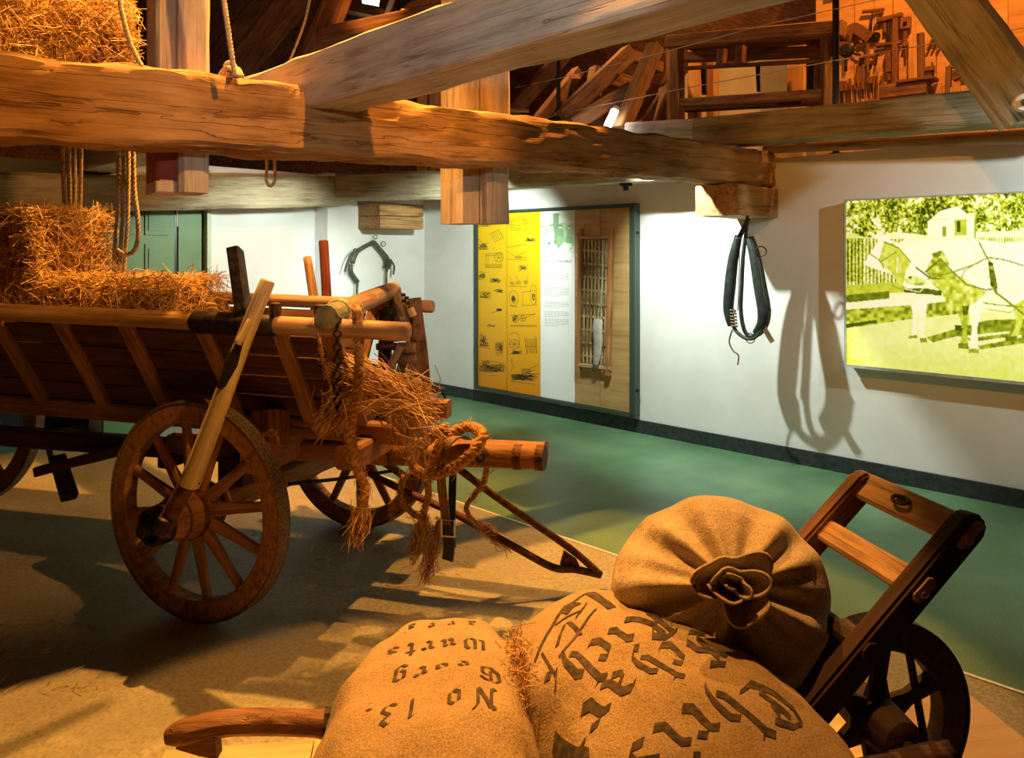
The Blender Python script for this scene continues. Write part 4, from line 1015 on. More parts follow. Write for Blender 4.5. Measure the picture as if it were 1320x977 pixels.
DR.append([[(250, 655), (262, 740)], [(300, 650), (308, 735)], [(252, 700), (306, 700)]]+hatch(255, 660, 305, 700, 9)+hatch(258, 700, 306, 735, 9))
DR.append([circ(186, 770, 5, 6, 8), [(186, 776), (190, 800), (182, 825)], [(188, 785), (202, 800)]]+wheel2(246, 822, 13)+wheel2(270, 822, 10)+[[(240, 815), (280, 805), (314, 790)], [(250, 830), (300, 812)]]+scrib(178, 830, 316, 868, 26))
for d in DR: ink([[zc(*p) for p in l] for l in d], 0.5, 'drawing', M_draw, eb)
# captions under drawings and body text as rows of small words
def textrow(x0, x1, y, slope, wpx, r_):
    x = x0; out = []
    while x < x1:
        w_ = r_.uniform(1.2, 4.0); out.append([(x, y+(x-x0)*slope), (min(x+w_, x1), y+(min(x+w_, x1)-x0)*slope)]); x += w_+0.9
    return out
M_txt = flat('grey_text', (0.14, 0.16, 0.15), 0.7)
rows = []
for (a_, n) in ((343, 2), (351, 6), (370, 6), (389, 4), (401, 4), (411, 5)):
    for k in range(n): rows += textrow(702, 733 if k < n-1 else 720, a_+k*2.15, 0.045, 0.5, rd)
ink(rows, 0.42, 'body_text', M_txt, eb)
ink(textrow(659, 690, 491.5, 0.13, 0.5, rd), 0.7, 'caption', M_draw, eb)
ink(textrow(620, 640, 482, 0.12, 0.5, rd), 0.5, 'caption', M_draw, eb)
# heading in real letters
fc = bpy.data.curves.new('heading', 'FONT'); fc.body = 'Agrarland Hochdorf'; fc.size = 0.042
fo = bpy.data.objects.new('heading', fc); COL.objects.link(fo)
bpy.context.view_layer.update(); me = bpy.data.meshes.new_from_object(fo); bpy.data.objects.remove(fo)
me.materials.clear(); me.materials.append(flat('heading_green', (0.05, 0.22, 0.14), 0.6))
o = bpy.data.objects.new('heading', me); p = onv(700.5, 338, VP_-0.001)
Mt = Matrix((-U, Vector((0, 0, 1)), -V)).transposed().to_4x4(); Mt.translation = p; o['kind'] = 'stuff'
place(o, eb, Mt)

# ------------------------------------------------------------------ printed photographs (flat prints, colours per vertex)
def inpoly(px_, py_, poly):
    c = np.zeros(px_.shape, bool); n = len(poly); j = n-1
    for i in range(n):
        xi, yi = poly[i]; xj, yj = poly[j]
        if yi != yj:
            c ^= ((yi > py_) != (yj > py_)) & (px_ < (xj-xi)*(py_-yi)/(yj-yi)+xi)
        j = i
    return c
def vnoise(x, y, seed):
    r = np.random.RandomState(seed); g = r.rand(64, 64)
    xi = np.floor(x).astype(int); yi = np.floor(y).astype(int); fx = x-xi; fy = y-yi
    fx = fx*fx*(3-2*fx); fy = fy*fy*(3-2*fy)
    a_ = g[xi % 64, yi % 64]; b_ = g[(xi+1) % 64, yi % 64]; c_ = g[xi % 64, (yi+1) % 64]; d_ = g[(xi+1) % 64, (yi+1) % 64]
    return (a_*(1-fx)+b_*fx)*(1-fy)+(c_*(1-fx)+d_*fx)*fy
def print_obj(name, x0, x1, ztop, zbot, v, nu, nv, tone_fn, cmap, mat, parent):
    ua = onv(x0, 400, v).dot(U); ub = onv(x1, 400, v).dot(U)
    us = np.linspace(ua, ub, nu+1); zs = np.linspace(ztop, zbot, nv+1); UU, ZZ = np.meshgrid(us, zs)
    X = U.x*UU+V.x*v; Y = U.y*UU+V.y*v; PX = 660+X/Y*FPX; PY = HOR-(ZZ-EYE)/Y*FPX
    t = np.clip(tone_fn(PX, PY), 0, 1)
    xs = [c[0] for c in cmap]; col = np.stack([np.interp(t, xs, [c[1][k] for c in cmap]) for k in range(3)]+[np.ones_like(t)], -1)
    vs = np.stack([X, Y, ZZ], -1).reshape(-1, 3); i = np.arange(nv)[:, None]*(nu+1)+np.arange(nu)[None]
    F = np.stack([i, i+nu+1, i+nu+2, i+1], -1).reshape(-1, 4)
    me = bpy.data.meshes.new(name); me.from_pydata(vs.tolist(), [], F.tolist()); me.update()
    ca = me.color_attributes.new('print', 'FLOAT_COLOR', 'POINT'); ca.data.foreach_set('color', col.reshape(-1).astype(np.float32))
    me.materials.append(mat); o = bpy.data.objects.new(name, me)
    return place(o, parent, Matrix.Identity(4))
def print_mat(name, emit):
    m, nt, b = new_mat(name); a = nd(nt, 'ShaderNodeAttribute'); a.attribute_name = 'print'
    nt.links.new(a.outputs['Color'], b.inputs['Base Color']); b.inputs['Roughness'].default_value = 0.4
    if emit: nt.links.new(a.outputs['Color'], b.inputs['Emission Color']); b.inputs['Emission Strength'].default_value = emit
    return m
def q1(x, y): return (690+x/10.855, 260+y/10.855)
def grp_tone(x, y):
    X = (x-690)*10.855; Y = (y-260)*10.855
    t = 0.95-0.15*vnoise(X/40, Y/40, 2)
    g = vnoise(X/14, Y/14, 5)
    m = (Y > 300) & (Y < 620); t = np.where(m, 0.62-0.35*(g-.5), t)
    t = np.where(inpoly(X, Y, [(250, 130), (335, 130), (325, 330), (300, 590), (255, 590), (245, 330)]), 0.22+0.2*g, t)
    def P(pts, v): 
        nonlocal t; t = np.where(inpoly(X, Y, pts), v+0.12*(g-.5), t)
    def Cc(cx, cy, r, v): 
        nonlocal t; t = np.where((X-cx)**2+(Y-cy)**2 < r*r, v, t)
    P([(60, 590), (200, 560), (560, 740), (560, 780), (50, 780)], 0.97)
    for (cx, body, leg, bt) in ((85, 400, 560, .9), (222, 390, 520, .98), (350, 390, 560, .35), (478, 400, 600, .5)):
        P([(cx-45, body+90), (cx-35, body-10), (cx+35, body-10), (cx+45, body+90)], bt); Cc(cx, body-40, 24, 0.85); P([(cx-24, body-45), (cx-18, body-70), (cx+18, body-70), (cx+24, body-45)], 0.25)
        P([(cx-50, body+90), (cx+50, body+90), (cx+30, leg+60), (cx-40, leg+70)], 0.75 if bt > .6 else .45)
        P([(cx-40, leg+40), (cx-10, leg+40), (cx-15, leg+80), (cx-40, leg+80)], 0.15)
    P([(345, 640), (400, 570), (520, 590), (500, 640), (440, 700), (380, 690)], 0.98)
    P([(60, 560), (130, 470), (250, 490), (230, 540), (150, 560)], 0.92)
    return t
print_obj('group_photograph', 697.2, 740.4, onv(718, 275, VP_).z, onv(718, 331, VP_).z, VP_, 60, 60, grp_tone, [(0, (0.03, 0.10, 0.03)), (0.5, (0.30, 0.48, 0.26)), (1, (0.82, 0.86, 0.78))], print_mat('green_print', 0), eb)

# ================================================================== back-lit ox photograph
pv = 5.44
ph = thing('photograph', onv(1220, 490, pv), 'large yellow green photograph of two harnessed oxen in thin frame', 'picture')
def oz(x, y): return ((x-1080)*3.617, (y-230)*3.617)
def ox_tone(x, y):
    X = (x-1080)*3.617; Y = (y-230)*3.617
    g = vnoise(X/7, Y/7, 11); g2 = vnoise(X/16, Y/16, 12); g3 = vnoise(X/60, Y/60, 13)
    t = np.full(X.shape, 0.93)
    # foliage
    fol = 0.45+0.9*(g-.5)+0.7*(g2-.5)+0.5*(g3-.5)
    lim = 290-60*vnoise(X/70, X*0, 15)-np.where((X > 480) & (X < 640), 90, 0)
    t = np.where(Y < lim, fol+0.12, t)
    def P(pts, v, nz=0.08):
        nonlocal t; t = np.where(inpoly(X, Y, pts), v+nz*2*(g2-.5), t)
    def Ln(pts, w, v):
        nonlocal t
        for (a, b) in zip(pts[:-1], pts[1:]):
            dx, dy = b[0]-a[0], b[1]-a[1]; L2 = dx*dx+dy*dy; u_ = np.clip(((X-a[0])*dx+(Y-a[1])*dy)/L2, 0, 1)
            t = np.where((X-a[0]-u_*dx)**2+(Y-a[1]-u_*dy)**2 < (w/2)**2, v, t)
    # house
    P([(480, 150), (560, 130), (620, 180), (620, 270), (420, 270), (420, 200)], 0.97, 0.02)
    P([(545, 195), (600, 195), (600, 265), (545, 265)], 0.62); P([(555, 197), (572, 197), (572, 250), (555, 250)], 0.15); P([(488, 225), (505, 225), (505, 270), (488, 270)], 0.45)
    Ln([(640, 280), (640, 190), (690, 140)], 9, 0.5); Ln([(425, 190), (620, 192)], 3, 0.7)
    # fence
    fm = (X < 330) & (Y > 280) & (Y < 500); t = np.where(fm, np.where((X % 17) < 9, 0.82, 0.42)+0.5*(g-.5), t)
    fm = (X > 640) & (Y > 275) & (Y < 300); t = np.where(fm, np.where((X % 12) < 6, 0.9, 0.5), t)
    t = np.where((X < 110) & (Y < 480) & (Y > 200), t-0.15, t)
    # kerb, verge, road
    P([(30, 500), (330, 480), (330, 530), (30, 548)], 0.62); P([(30, 545), (240, 525), (240, 560), (30, 580)], 0.30); P([(30, 580), (340, 552), (500, 560), (500, 600), (30, 615)], 0.95, 0.03)
    P([(30, 612), (345, 590), (540, 570), (560, 640), (345, 660), (30, 705)], 0.50, 0.3); P([(30, 680), (180, 660), (180, 668), (30, 700)], 0.15)
    P([(30, 700), (345, 655), (560, 632), (1400, 600), (1400, 1000), (30, 1000)], 0.86, 0.045)
    t = np.where((Y > 700) & (X < 1400), t-0.10*np.clip((Y-740)/180, 0, 1)-0.12*np.clip((140-X)/110, 0, 1), t)
    # shadows on the road
    P([(415, 740), (560, 700), (700, 660), (1300, 640), (1300, 740), (860, 770), (640, 800), (650, 770), (560, 735), (440, 765)], 0.42, 0.2); P([(440, 765), (560, 738), (800, 712), (800, 722), (560, 750)], 0.9); P([(640, 760), (860, 730), (860, 740), (660, 780)], 0.88)
    # far ox
    P([(120, 400), (150, 350), (190, 290), (175, 275), (215, 262), (250, 290), (290, 300), (340, 262), (330, 300), (650, 285), (700, 400), (480, 500), (330, 520), (240, 440), (180, 425)], 0.97, 0.02)
    P([(215, 300), (260, 300), (340, 390), (310, 470), (300, 510), (250, 440), (205, 400), (190, 385)], 0.70, 0.12); P([(330, 500), (430, 510), (420, 545), (400, 760), (380, 762), (372, 640), (365, 740), (345, 742), (350, 640), (335, 560)], 0.95, 0.06)
    P([(328, 735), (368, 730), (370, 746), (330, 746)], 0.45); P([(380, 745), (412, 742), (416, 764), (386, 766)], 0.45)
    Ln([(215, 295), (285, 325), (340, 390)], 7, 0.4); Ln([(205, 385), (270, 345)], 6, 0.4); Ln([(140, 345), (200, 385), (215, 420)], 5, 0.45); Ln([(278, 370), (275, 440)], 5, 0.98)
    # near ox: body
    P([(310, 470), (318, 430), (355, 380), (370, 350), (430, 340), (470, 340), (520, 310), (640, 280), (760, 300), (900, 290), (1250, 300), (1300, 420), (1300, 560), (1150, 600), (900, 590), (800, 575), (740, 530), (690, 540), (640, 600), (560, 625), (520, 600), (490, 545), (440, 500), (390, 490), (340, 490)], 0.97, 0.03)
    P([(425, 430), (470, 380), (500, 400), (560, 450), (640, 500), (690, 530), (640, 600), (560, 628), (510, 600), (490, 540), (440, 490)], 0.68, 0.22)
    P([(410, 430), (440, 370), (490, 335), (520, 400), (470, 470), (430, 470)], 0.60, 0.25); P([(440, 350), (485, 335), (480, 360), (445, 370)], 0.3)
    # muzzle
    P([(310, 470), (340, 450), (400, 470), (420, 490), (350, 500), (320, 490)], 0.78, 0.1); P([(330, 458), (346, 455), (344, 470), (332, 468)], 0.2); P([(355, 488), (400, 485), (398, 498), (360, 500)], 0.5)
    # legs
    P([(560, 620), (612, 590), (612, 660), (600, 710), (610, 790), (565, 790), (585, 700), (570, 660)], 0.62, 0.15); P([(610, 600), (690, 540), (665, 640), (650, 700), (658, 810), (612, 808), (625, 700)], 0.96, 0.05)
    P([(562, 770), (608, 768), (610, 795), (562, 792)], 0.35); P([(612, 795), (660, 793), (658, 816), (612, 814)], 0.5); P([(545, 685), (578, 685), (575, 712), (550, 708)], 0.15); P([(580, 595), (612, 592), (605, 640), (585, 640)], 0.25)
    P([(820, 590), (880, 560), (870, 640), (840, 740), (800, 745), (830, 690)], 0.70, 0.12); P([(780, 735), (836, 735), (836, 757), (780, 757)], 0.3)
    P([(900, 560), (960, 560), (950, 640), (945, 790), (905, 790), (915, 690)], 0.85, 0.1)
    # harness
    Ln([(365, 415), (430, 465), (470, 468)], 8, 0.3); Ln([(410, 435), (480, 375)], 9, 0.3); Ln([(480, 375), (520, 420), (600, 495), (690, 520), (740, 512)], 7, 0.35); Ln([(420, 470), (540, 435), (640, 400), (700, 368), (780, 380), (870, 408), (1250, 430)], 6, 0.4)
    Ln([(640, 400), (590, 430), (575, 470)], 5, 0.5); Ln([(660, 300), (690, 360), (715, 400), (725, 470), (740, 530)], 8, 0.45); P([(700, 390), (722, 390), (745, 500), (735, 540), (712, 500)], 0.35, 0.3); Ln([(735, 530), (800, 580), (868, 635)], 10, 0.4); Ln([(680, 580), (760, 592), (860, 598), (1250, 600)], 5, 0.4); Ln([(700, 610), (800, 625), (860, 590)], 4, 0.5)
    P([(305, 515), (400, 510), (485, 525), (485, 545), (400, 540), (310, 530)], 0.22); Ln([(255, 500), (300, 520)], 6, 0.5); Ln([(430, 480), (380, 530), (310, 515)], 5, 0.85)
    return t
M_photo = print_mat('photo_print', 0.62)
zt_, zb_ = onv(1090, 259, pv).z, onv(1090, 469, pv).z
uP0 = onv(1088.5, 400, pv).dot(U)
print_obj('print', 1090.5, 1430, zt_, zb_, pv-0.005, 340, 210, ox_tone, [(0, (0.02, 0.05, 0.0)), (0.2, (0.07, 0.12, 0.005)), (0.45, (0.30, 0.38, 0.01)), (0.7, (0.66, 0.76, 0.06)), (0.88, (0.90, 0.97, 0.40)), (1, (1, 1, 0.85))], M_photo, ph)
M_alu = noisy('grey_frame', (0.42, 0.46, 0.47), (0.55, 0.58, 0.58), 30, 0.4, 0.02)
vquad('light_box', 1089, 1430, zb_-0.005, zt_+0.005, pv, VR-0.005, M_alu, ph)
vquad('frame_bar', 1088, 1090.3, zb_-0.012, zt_+0.012, pv-0.012, pv+0.02, M_alu, ph); vquad('frame_bar', 1088, 1430, zb_-0.02, zb_, pv-0.012, pv+0.02, M_alu, ph); vquad('frame_bar', 1088, 1430, zt_, zt_+0.01, pv-0.012, pv+0.02, M_alu, ph); vquad('frame_bar', 1427.7, 1430, zb_-0.02, zt_+0.01, pv-0.012, pv+0.02, M_alu, ph)

# ================================================================== wicker hurdle hanging on the board
vh = VB-0.05
hd = thing('wicker_rack', onv(765, 490, vh), 'narrow wooden rack with woven wicker hanging on the exhibition board', 'rack')
M_red = wood('rack_wood', (0.16, 0.06, 0.02), (0.34, 0.15, 0.05), (0.46, 0.23, 0.09), 2, 0.1, 0.6, 0.2, crack=False)
for (xa, ya, xb, yb, wd) in ((749.5, 295, 746, 477, 0.045), (788, 295, 783.5, 484, 0.05)):
    beam('side_rail', onv(xb, yb, vh), onv(xa, ya, vh), wd, 0.05, M_red, hd, rough=0.001, seg=8, side=2, up=V, ch=0.2)
for (ya, yb, wd) in ((306, 306, 0.025), (470.5, 475, 0.04)): beam('crossbar', onv(745, ya, vh-0.01), onv(787, yb, vh-0.01), 0.03, wd, M_rail, hd, ch=0.3)
wk = [wood('wicker', (0.05, 0.03, 0.01), (0.16, 0.10, 0.035), (0.28, 0.19, 0.07), 4, 0.1, 0.6, 0.2, crack=False), wood('wicker_light', (0.22, 0.14, 0.05), (0.44, 0.32, 0.15), (0.6, 0.46, 0.25), 4, 0.1, 0.6, 0.2, crack=False)]
for i in range(14):
    x = 751.8+i*2.3; b = MB(); pts = []
    for k in range(41):
        y = 309+k*4.0; pts.append(onv(x-0.012*(y-309)+0.25*math.sin(k*1.1+i), y+(x-752)*0.04, vh+0.012*math.sin(k*0.52+i*PI)))
    b.ribbon(pts, 0.019, 0.004, U); b.build('wicker_strip', wk[i % 2], hd)
for k in range(9):
    y = 322+k*17; b = MB(); b.ribbon([onv(750+j*3.4, y+j*0.35, vh-0.006+0.011*math.sin(j*PI+k)) for j in range(11)], 0.02, 0.004, Vector((0, 0, 1))); b.build('wicker_lath', wk[1], hd)
vc = vh-0.045
cl = thing('cloth_pouch', onv(769, 470, vc), 'grey white cloth pouch hanging on strings from the wicker rack', 'pouch')
b = MB(); ctr = [(771, 411), (770, 425), (771, 440), (770, 455), (768, 468), (767, 473)]; vs = []; n = 16
wds = [0.045, 0.055, 0.05, 0.042, 0.032, 0.02]; M_pouch = burlap('pouch_cloth', (0.42, 0.40, 0.32), (0.58, 0.56, 0.47))
b.tube([onv(x, y, vc) for x, y in ctr], wds, 14, up=U, flat=0.4); b.build('pouch', M_pouch, cl, smooth=True)
for (xa, xb) in ((776.5, 774), (779, 771)):
    b = MB(); b.tube([onv(xa, 309, vh-0.03), onv((xa+xb)/2+1.5, 360, vc), onv(xb, 413, vc)], 0.004, 5); b.build('string', M_pouch, cl)

# ================================================================== horse collar hanging from the corbel
hv = 5.12
hc = thing('horse_collar', onv(965, 440, hv), 'black leather horse collar hanging from a hook on the corbel block', 'horse collar')
def hp(x, y, dv_=0.0): return onv(x, y, hv+dv_)
b = MB(); b.tube(spline([hp(966, 258), hp(964, 275), hp(963, 292), hp(961, 305)], 4), 0.010, 8); b.build('hook', M_iron, hc)
b = MB(); b.ribbon(spline([hp(965, 281), hp(958, 296), hp(953, 306)], 4), 0.035, 0.008, U); b.build('hanger_strap', M_blackleather, hc)
b = MB(); lp = spline([hp(952, 304), hp(945, 335), hp(941, 370), hp(939, 400), hp(943, 420)], 6); n = len(lp)
b.tube(lp, [0.022+0.020*math.sin(PI*min(1, (k+2)/n*0.9)) for k in range(n)], 12, flat=1.0); b.build('collar_side', M_blackleather, hc, smooth=True)
b = MB(); lp = spline([hp(966, 306, .02), hp(973, 330, .02), hp(980, 370, .02), hp(985, 400, .02), hp(983, 418, .02), hp(975, 430, .02)], 6); n = len(lp)
b.tube(lp, [0.026+0.022*math.sin(PI*min(1, (k+2)/n*0.9)) for k in range(n)], 12); b.build('collar_side', M_blackleather, hc, smooth=True)
b = MB(); lp = spline([hp(962, 300), hp(958, 330), hp(956, 370), hp(955, 400), hp(959, 424), hp(967, 434), hp(977, 428), hp(986, 410), hp(989, 395, .02)], 6)
b.tube(lp, 0.015, 8); b.build('hame_rim', M_blackleather, hc, smooth=True)
b = MB(); lp = spline([hp(943, 415), hp(950, 428), hp(962, 436), hp(974, 434), hp(984, 420)], 6); b.tube(lp, 0.014, 8); b.build('collar_throat', M_greenleather, hc, smooth=True)
b = MB(); b.tube(spline([hp(953, 312), hp(953, 350), hp(951, 400)], 5), 0.004, 5); b.build('chain_rod', M_rust, hc)
for (x, y, r) in ((981, 324, 0.035), (945, 336, 0.028), (943, 402, 0.022), (990, 400, 0.018)): b = MB().ring(hp(x, y), r, 0.005, V+U*0.4, 16, 5); b.build('ring', M_iron, hc)
for k in range(6): b = MB().ring(hp(944+0.4*k, 400+4*k), 0.024, 0.007, Vector((0.1, 0, 1)), 12, 5); b.build('buckle_wrap', M_leather, hc)
b = MB(); b.tube(spline([hp(944, 425), hp(940, 440), hp(945, 452), hp(952, 458), hp(951, 470)], 5), [0.006]*20+[0.008], 6); b.build('thong', M_leather, hc)
b = MB(); b.ribbon(spline([hp(984, 420), hp(989, 430), hp(996, 441)], 4), 0.035, 0.008, U); b.build('strap_end', M_leather, hc)
b = MB(); b.ring(hp(967, 436), 0.035, 0.004, V, 16, 5); b.build('ring', M_leather, hc)

# horse collar frame on the pier wall
bu = 6.74
def bp_(x, y, d=0.0): return onu(x, y, bu+d)
hf = thing('collar_frame', bp_(478, 385), 'green grey open horse collar frame hanging on the pier wall', 'horse collar')
b = MB(); b.tube(spline([bp_(482, 312), bp_(470, 318), bp_(459, 326), bp_(454, 339)], 5), [0.024]*10+[0.03]*6, 8, flat=0.6); b.build('hame', M_greenleather, hf, smooth=True)
b = MB(); b.tube(spline([bp_(452, 341), bp_(452, 350), bp_(456, 357), bp_(461, 364)], 5), 0.026, 8, flat=0.6); b.build('hame', M_greenleather, hf, smooth=True)
b = MB(); b.tube(spline([bp_(482, 312), bp_(489, 320), bp_(497, 330), bp_(502, 340), bp_(499, 345)], 5), [0.024]*10+[0.03]*11, 8, flat=0.6); b.build('hame', M_greenleather, hf, smooth=True)
for pts in ([(461, 364), (460, 375), (461, 398)], [(500, 345), (498, 355), (499, 385)]): b = MB(); b.tube(spline([bp_(*q) for q in pts], 4), 0.012, 6); b.build('strap', M_greenleather, hf)
for pts in ([(458, 322), (450, 332), (444, 350)], [(504, 336), (508, 343), (507, 354)]): b = MB(); b.ribbon(spline([bp_(q[0], q[1], -0.03) for q in pts], 4), 0.022, 0.006, V); b.build('strap_end', M_greenleather, hf)
for (x, y, r) in ((484, 305.5, 0.02), (494, 314.5, 0.026), (458, 323, 0.02)): b = MB().ring(bp_(x, y), r, 0.004, U+V*0.3, 14, 5); b.build('ring', M_iron, hf)
for k in range(6): b = MB().ring(bp_(501-0.5*k, 334+2.2*k), 0.034, 0.006, Vector((0.3, 0, 1)), 12, 5); b.build('lashing', M_greenleather, hf)

# ================================================================== ropes
def rope(pts, r, strands=3, pitch=0.05, mat=M_rope, parent=None, name='rope', n=10, rs=None, seg=5):
    """laid rope: twisted strands"""
    P = spline(pts, n); b = MB(); L = [0]
    for i in range(1, len(P)): L.append(L[-1]+(P[i]-P[i-1]).length)
    m = max(4, int(L[-1]/(pitch/5))); Q = []
    j = 0
    for k in range(m+1):
        d = L[-1]*k/m
        while j < len(P)-2 and L[j+1] < d: j += 1
        t = (d-L[j])/max(1e-6, L[j+1]-L[j]); Q.append(P[j].lerp(P[j+1], min(1, t)))
    up_ = Vector((0.3, 0.9, 0.1)).normalized()
    for s in range(strands):
        pts_ = []
        a = None
        for k, q in enumerate(Q):
            tg = (Q[min(k+1, m)]-Q[max(k-1, 0)]).normalized()
            a = (a if a else up_); a = (a-tg*a.dot(tg)); a = a.normalized() if a.length > 1e-4 else tg.orthogonal().normalized(); c = tg.cross(a)
            th = 2*PI*(L[-1]*k/m/pitch+s/strands); pts_.append(q+(a*math.cos(th)+c*math.sin(th))*r*0.5)
        b.tube(pts_, r*0.58, seg, caps=True)
    return b.build(name, mat, parent, smooth=True)
def single_rope(name, label, *args, **kw):
    o = rope(*args, name=name, **kw); return tagp(o, label, 'rope')
t = thing('rope_bundle', px(93, 285, 3.75), 'bundle of four pale hemp ropes hanging above the upper wagon bale', 'rope')
for (x, d) in ((81, 0), (88.5, .02), (96, .0), (104, .02)): rope([px(x, 150, 4.25+d), px(x+0.5, 220, 4.25+d), px(x+(94-x)*0.2, 286, 4.25+d)], 0.0115, parent=t, name='rope_strand', pitch=0.07)
t = thing('rope_bundle', px(158, 345, 3.9), 'looped hemp rope bundle hanging in front of the green door', 'rope')
for pts in ([(152, 150), (152, 260), (149, 300), (147, 350)], [(159, 150), (159, 260), (156, 310), (154, 352)], [(166, 150), (165, 270), (162, 320), (160, 354)]): rope([px(x, y, 3.9) for x, y in pts], 0.0105, parent=t, name='rope_strand', pitch=0.07)
rope([px(x, y, 3.87) for x, y in ((171, 150), (173, 240), (177, 275), (178, 305), (172, 324), (160, 328), (151, 322))], 0.012, parent=t, name='rope_loop', pitch=0.07)
t = thing('hoist_rope', tie_pt(303, 100), 'pale rope coming down to a knot round the tie beam', 'rope')
rope([px(268, -140, 3.35), px(287, -10, 3.35), px(297, 60, 3.35), px(303, 98, 3.35)], 0.012, parent=t, name='rope_strand')
cT = tie_pt(305, 100)+nrm*0.13
for k in range(3):
    b = MB(); q = [cT+dirn*(0.016*k-0.016)+Vector((0, 0, dz)) + nrm*dn for (dn, dz) in ((-0.165, 0.0), (-0.16, 0.0), (-0.10, 0.045), (0.0, 0.06), (0.1, 0.045), (0.16, 0.0), (0.16, -0.1))]
    rope(q[1:-1], 0.011, parent=t, name='rope_turn', n=4)
MB().add([], []) 
b = MB(); kn = cT+nrm*-0.03+Vector((0, 0, 0.058)); b.ring(kn, 0.026, 0.013, Vector((0.2, 1, 0.3)), 14, 6); b.ring(kn+Vector((0.02, 0, 0.005)), 0.022, 0.012, Vector((1, 0.3, 0.4)), 14, 6); b.build('knot', M_rope, t, smooth=True)
single_rope('rope_loop', 'small rope loop dangling below the tie beam', [px(344, 190, 4.1), px(344, 218, 4.1), px(343, 232, 4.1), px(349, 240, 4.1), px(355, 230, 4.1), px(354, 212, 4.1), px(354, 190, 4.1)], 0.009)
single_rope('rope', 'thin rope slanting down behind the grey cross beam', [px(405, -40, 5.5), px(395, 20, 5.5), px(377, 70, 5.5), px(358, 110, 5.5)], 0.010)
single_rope('bale_rope', 'rope running down the right side of the high straw bale', [px(150, -40, 3.3), px(156, 10, 3.3), px(168, 55, 3.3), px(184, 88, 3.3)], 0.011)

# ================================================================== straw ropes and bundle at the wagon front
rs = np.random.RandomState(21)
def fuzz(P, n, spread, ln, bias, parent, mat=M_hay, r=0.0011, name='loose_straw'):
    P = spline(P, 10); m = len(P); idx = rs.randint(0, m-1, n)
    Q = np.array([tuple(P[i].lerp(P[i+1], random.random())) for i in idx]); T_ = np.array([tuple((P[i+1]-P[i]).normalized()) for i in idx])
    return straws(name, Q+rs.normal(size=(n, 3))*spread, T_*bias+rs.normal(size=(n, 3)), rs.uniform(ln*0.4, ln*1.4, n), r, mat, parent)
def straw_rope(label, pts, r, nf=260, tail=True, mat=M_strawrope, grp=None):
    t = thing('straw_rope', pts[-1], label, 'straw rope', grp)
    rope(pts, r, 3, 0.075, mat, t, 'braid', n=8, seg=6); fuzz(pts, nf, r*0.6, 0.05, 1.6, t)
    if tail:
        d = (pts[-1]-pts[-2]).normalized(); n = 70; Q = np.array(pts[-1])[None]+rs.normal(size=(n, 3))*r*0.9+np.array(d)[None]*rs.uniform(-0.03, 0.09, (n, 1))
        straws('frayed_end', Q, np.array(d)[None]*1.7+rs.normal(size=(n, 3))*0.55, rs.uniform(0.05, 0.13, n), 0.0019, M_hay, t)
    return t
straw_rope('long braided straw rope hanging from the cross pole with a frayed end', [px(459, 398, 3.0), px(463, 440, 3.02), px(462, 500, 2.98), px(452, 555, 3.0), px(460, 600, 3.02), px(470, 630, 3.02), px(464, 665, 3.02)], 0.021, 420)
straw_rope('thick braided straw rope looped over the draw logs', [px(560, 590, 3.40), px(580, 560, 3.42), px(605, 550, 3.45), px(622, 560, 3.32), px(612, 580, 3.27), px(585, 603, 3.26), px(555, 612, 3.28), px(535, 605, 3.32), px(535, 585, 3.36), px(560, 560, 3.40), px(575, 553, 3.42)], 0.025, 420, False)
straw_rope('straw rope hanging from the loop beside the leather strap', [px(571, 568, 3.3), px(563, 590, 3.28), px(552, 612, 3.28), px(552, 640, 3.3), px(545, 665, 3.32), px(547, 682, 3.32)], 0.015, 260)
straw_rope('straw rope with bushy end hanging behind the long braid', [px(520, 612, 3.42), px(516, 640, 3.4), px(530, 660, 3.38), px(546, 672, 3.36), px(541, 690, 3.34)], 0.014, 240)
straw_rope('dark straw rope curling below the draw logs', [px(628, 595, 3.42), px(624, 622, 3.44), px(610, 640, 3.46), px(601, 655, 3.46), px(613, 675, 3.46), px(632, 688, 3.48)], 0.012, 160)
straw_rope('short straw rope touching the floor under the leather strap', [px(567, 672, 3.34), px(562, 695, 3.34), px(556, 716, 3.34)], 0.014, 160)
# bundle of straw
sb = thing('straw_bundle', px(490, 545, 3.12), 'loose orange straw bundle tied at the front corner of the wagon', 'straw')
n = 800
c0 = np.array(px(452, 478, 3.14)); tt_ = rs.uniform(0, 1, (n, 1)); e_ = np.array(px(540, 522, 3.14))
Q = c0+(e_-c0)*tt_+rs.normal(size=(n, 3))*np.array([[0.018, 0.05, 0.024]])*(0.6+1.2*tt_)
D = (e_-c0)[None]/np.linalg.norm(e_-c0)+rs.normal(size=(n, 3))*(0.12+0.35*tt_)
straws('straw_sheaf', Q, D, rs.uniform(0.10, 0.26, n), 0.0021, M_hay, sb)
n = 420; tt_ = rs.uniform(0, 1, (n, 1)); c1_ = np.array(px(452, 500, 3.1)); e1_ = np.array(px(428, 545, 3.08))
Q = c1_+(e1_-c1_)*tt_+rs.normal(size=(n, 3))*np.array([[0.03, 0.05, 0.02]]); D = (e1_-c1_)[None]/np.linalg.norm(e1_-c1_)*1.3+rs.normal(size=(n, 3))*0.6
straws('straw_tuft', Q, D, rs.uniform(0.05, 0.16, n), 0.0019, M_hay, sb)
n = 150; tt_ = rs.uniform(0, 1, (n, 1)); c1_ = np.array(px(508, 520, 3.12)); e1_ = np.array(px(535, 580, 3.16))
Q = c1_+(e1_-c1_)*tt_+rs.normal(size=(n, 3))*np.array([[0.04, 0.05, 0.02]]); D = (e1_-c1_)[None]/np.linalg.norm(e1_-c1_)*1.3+rs.normal(size=(n, 3))*0.5
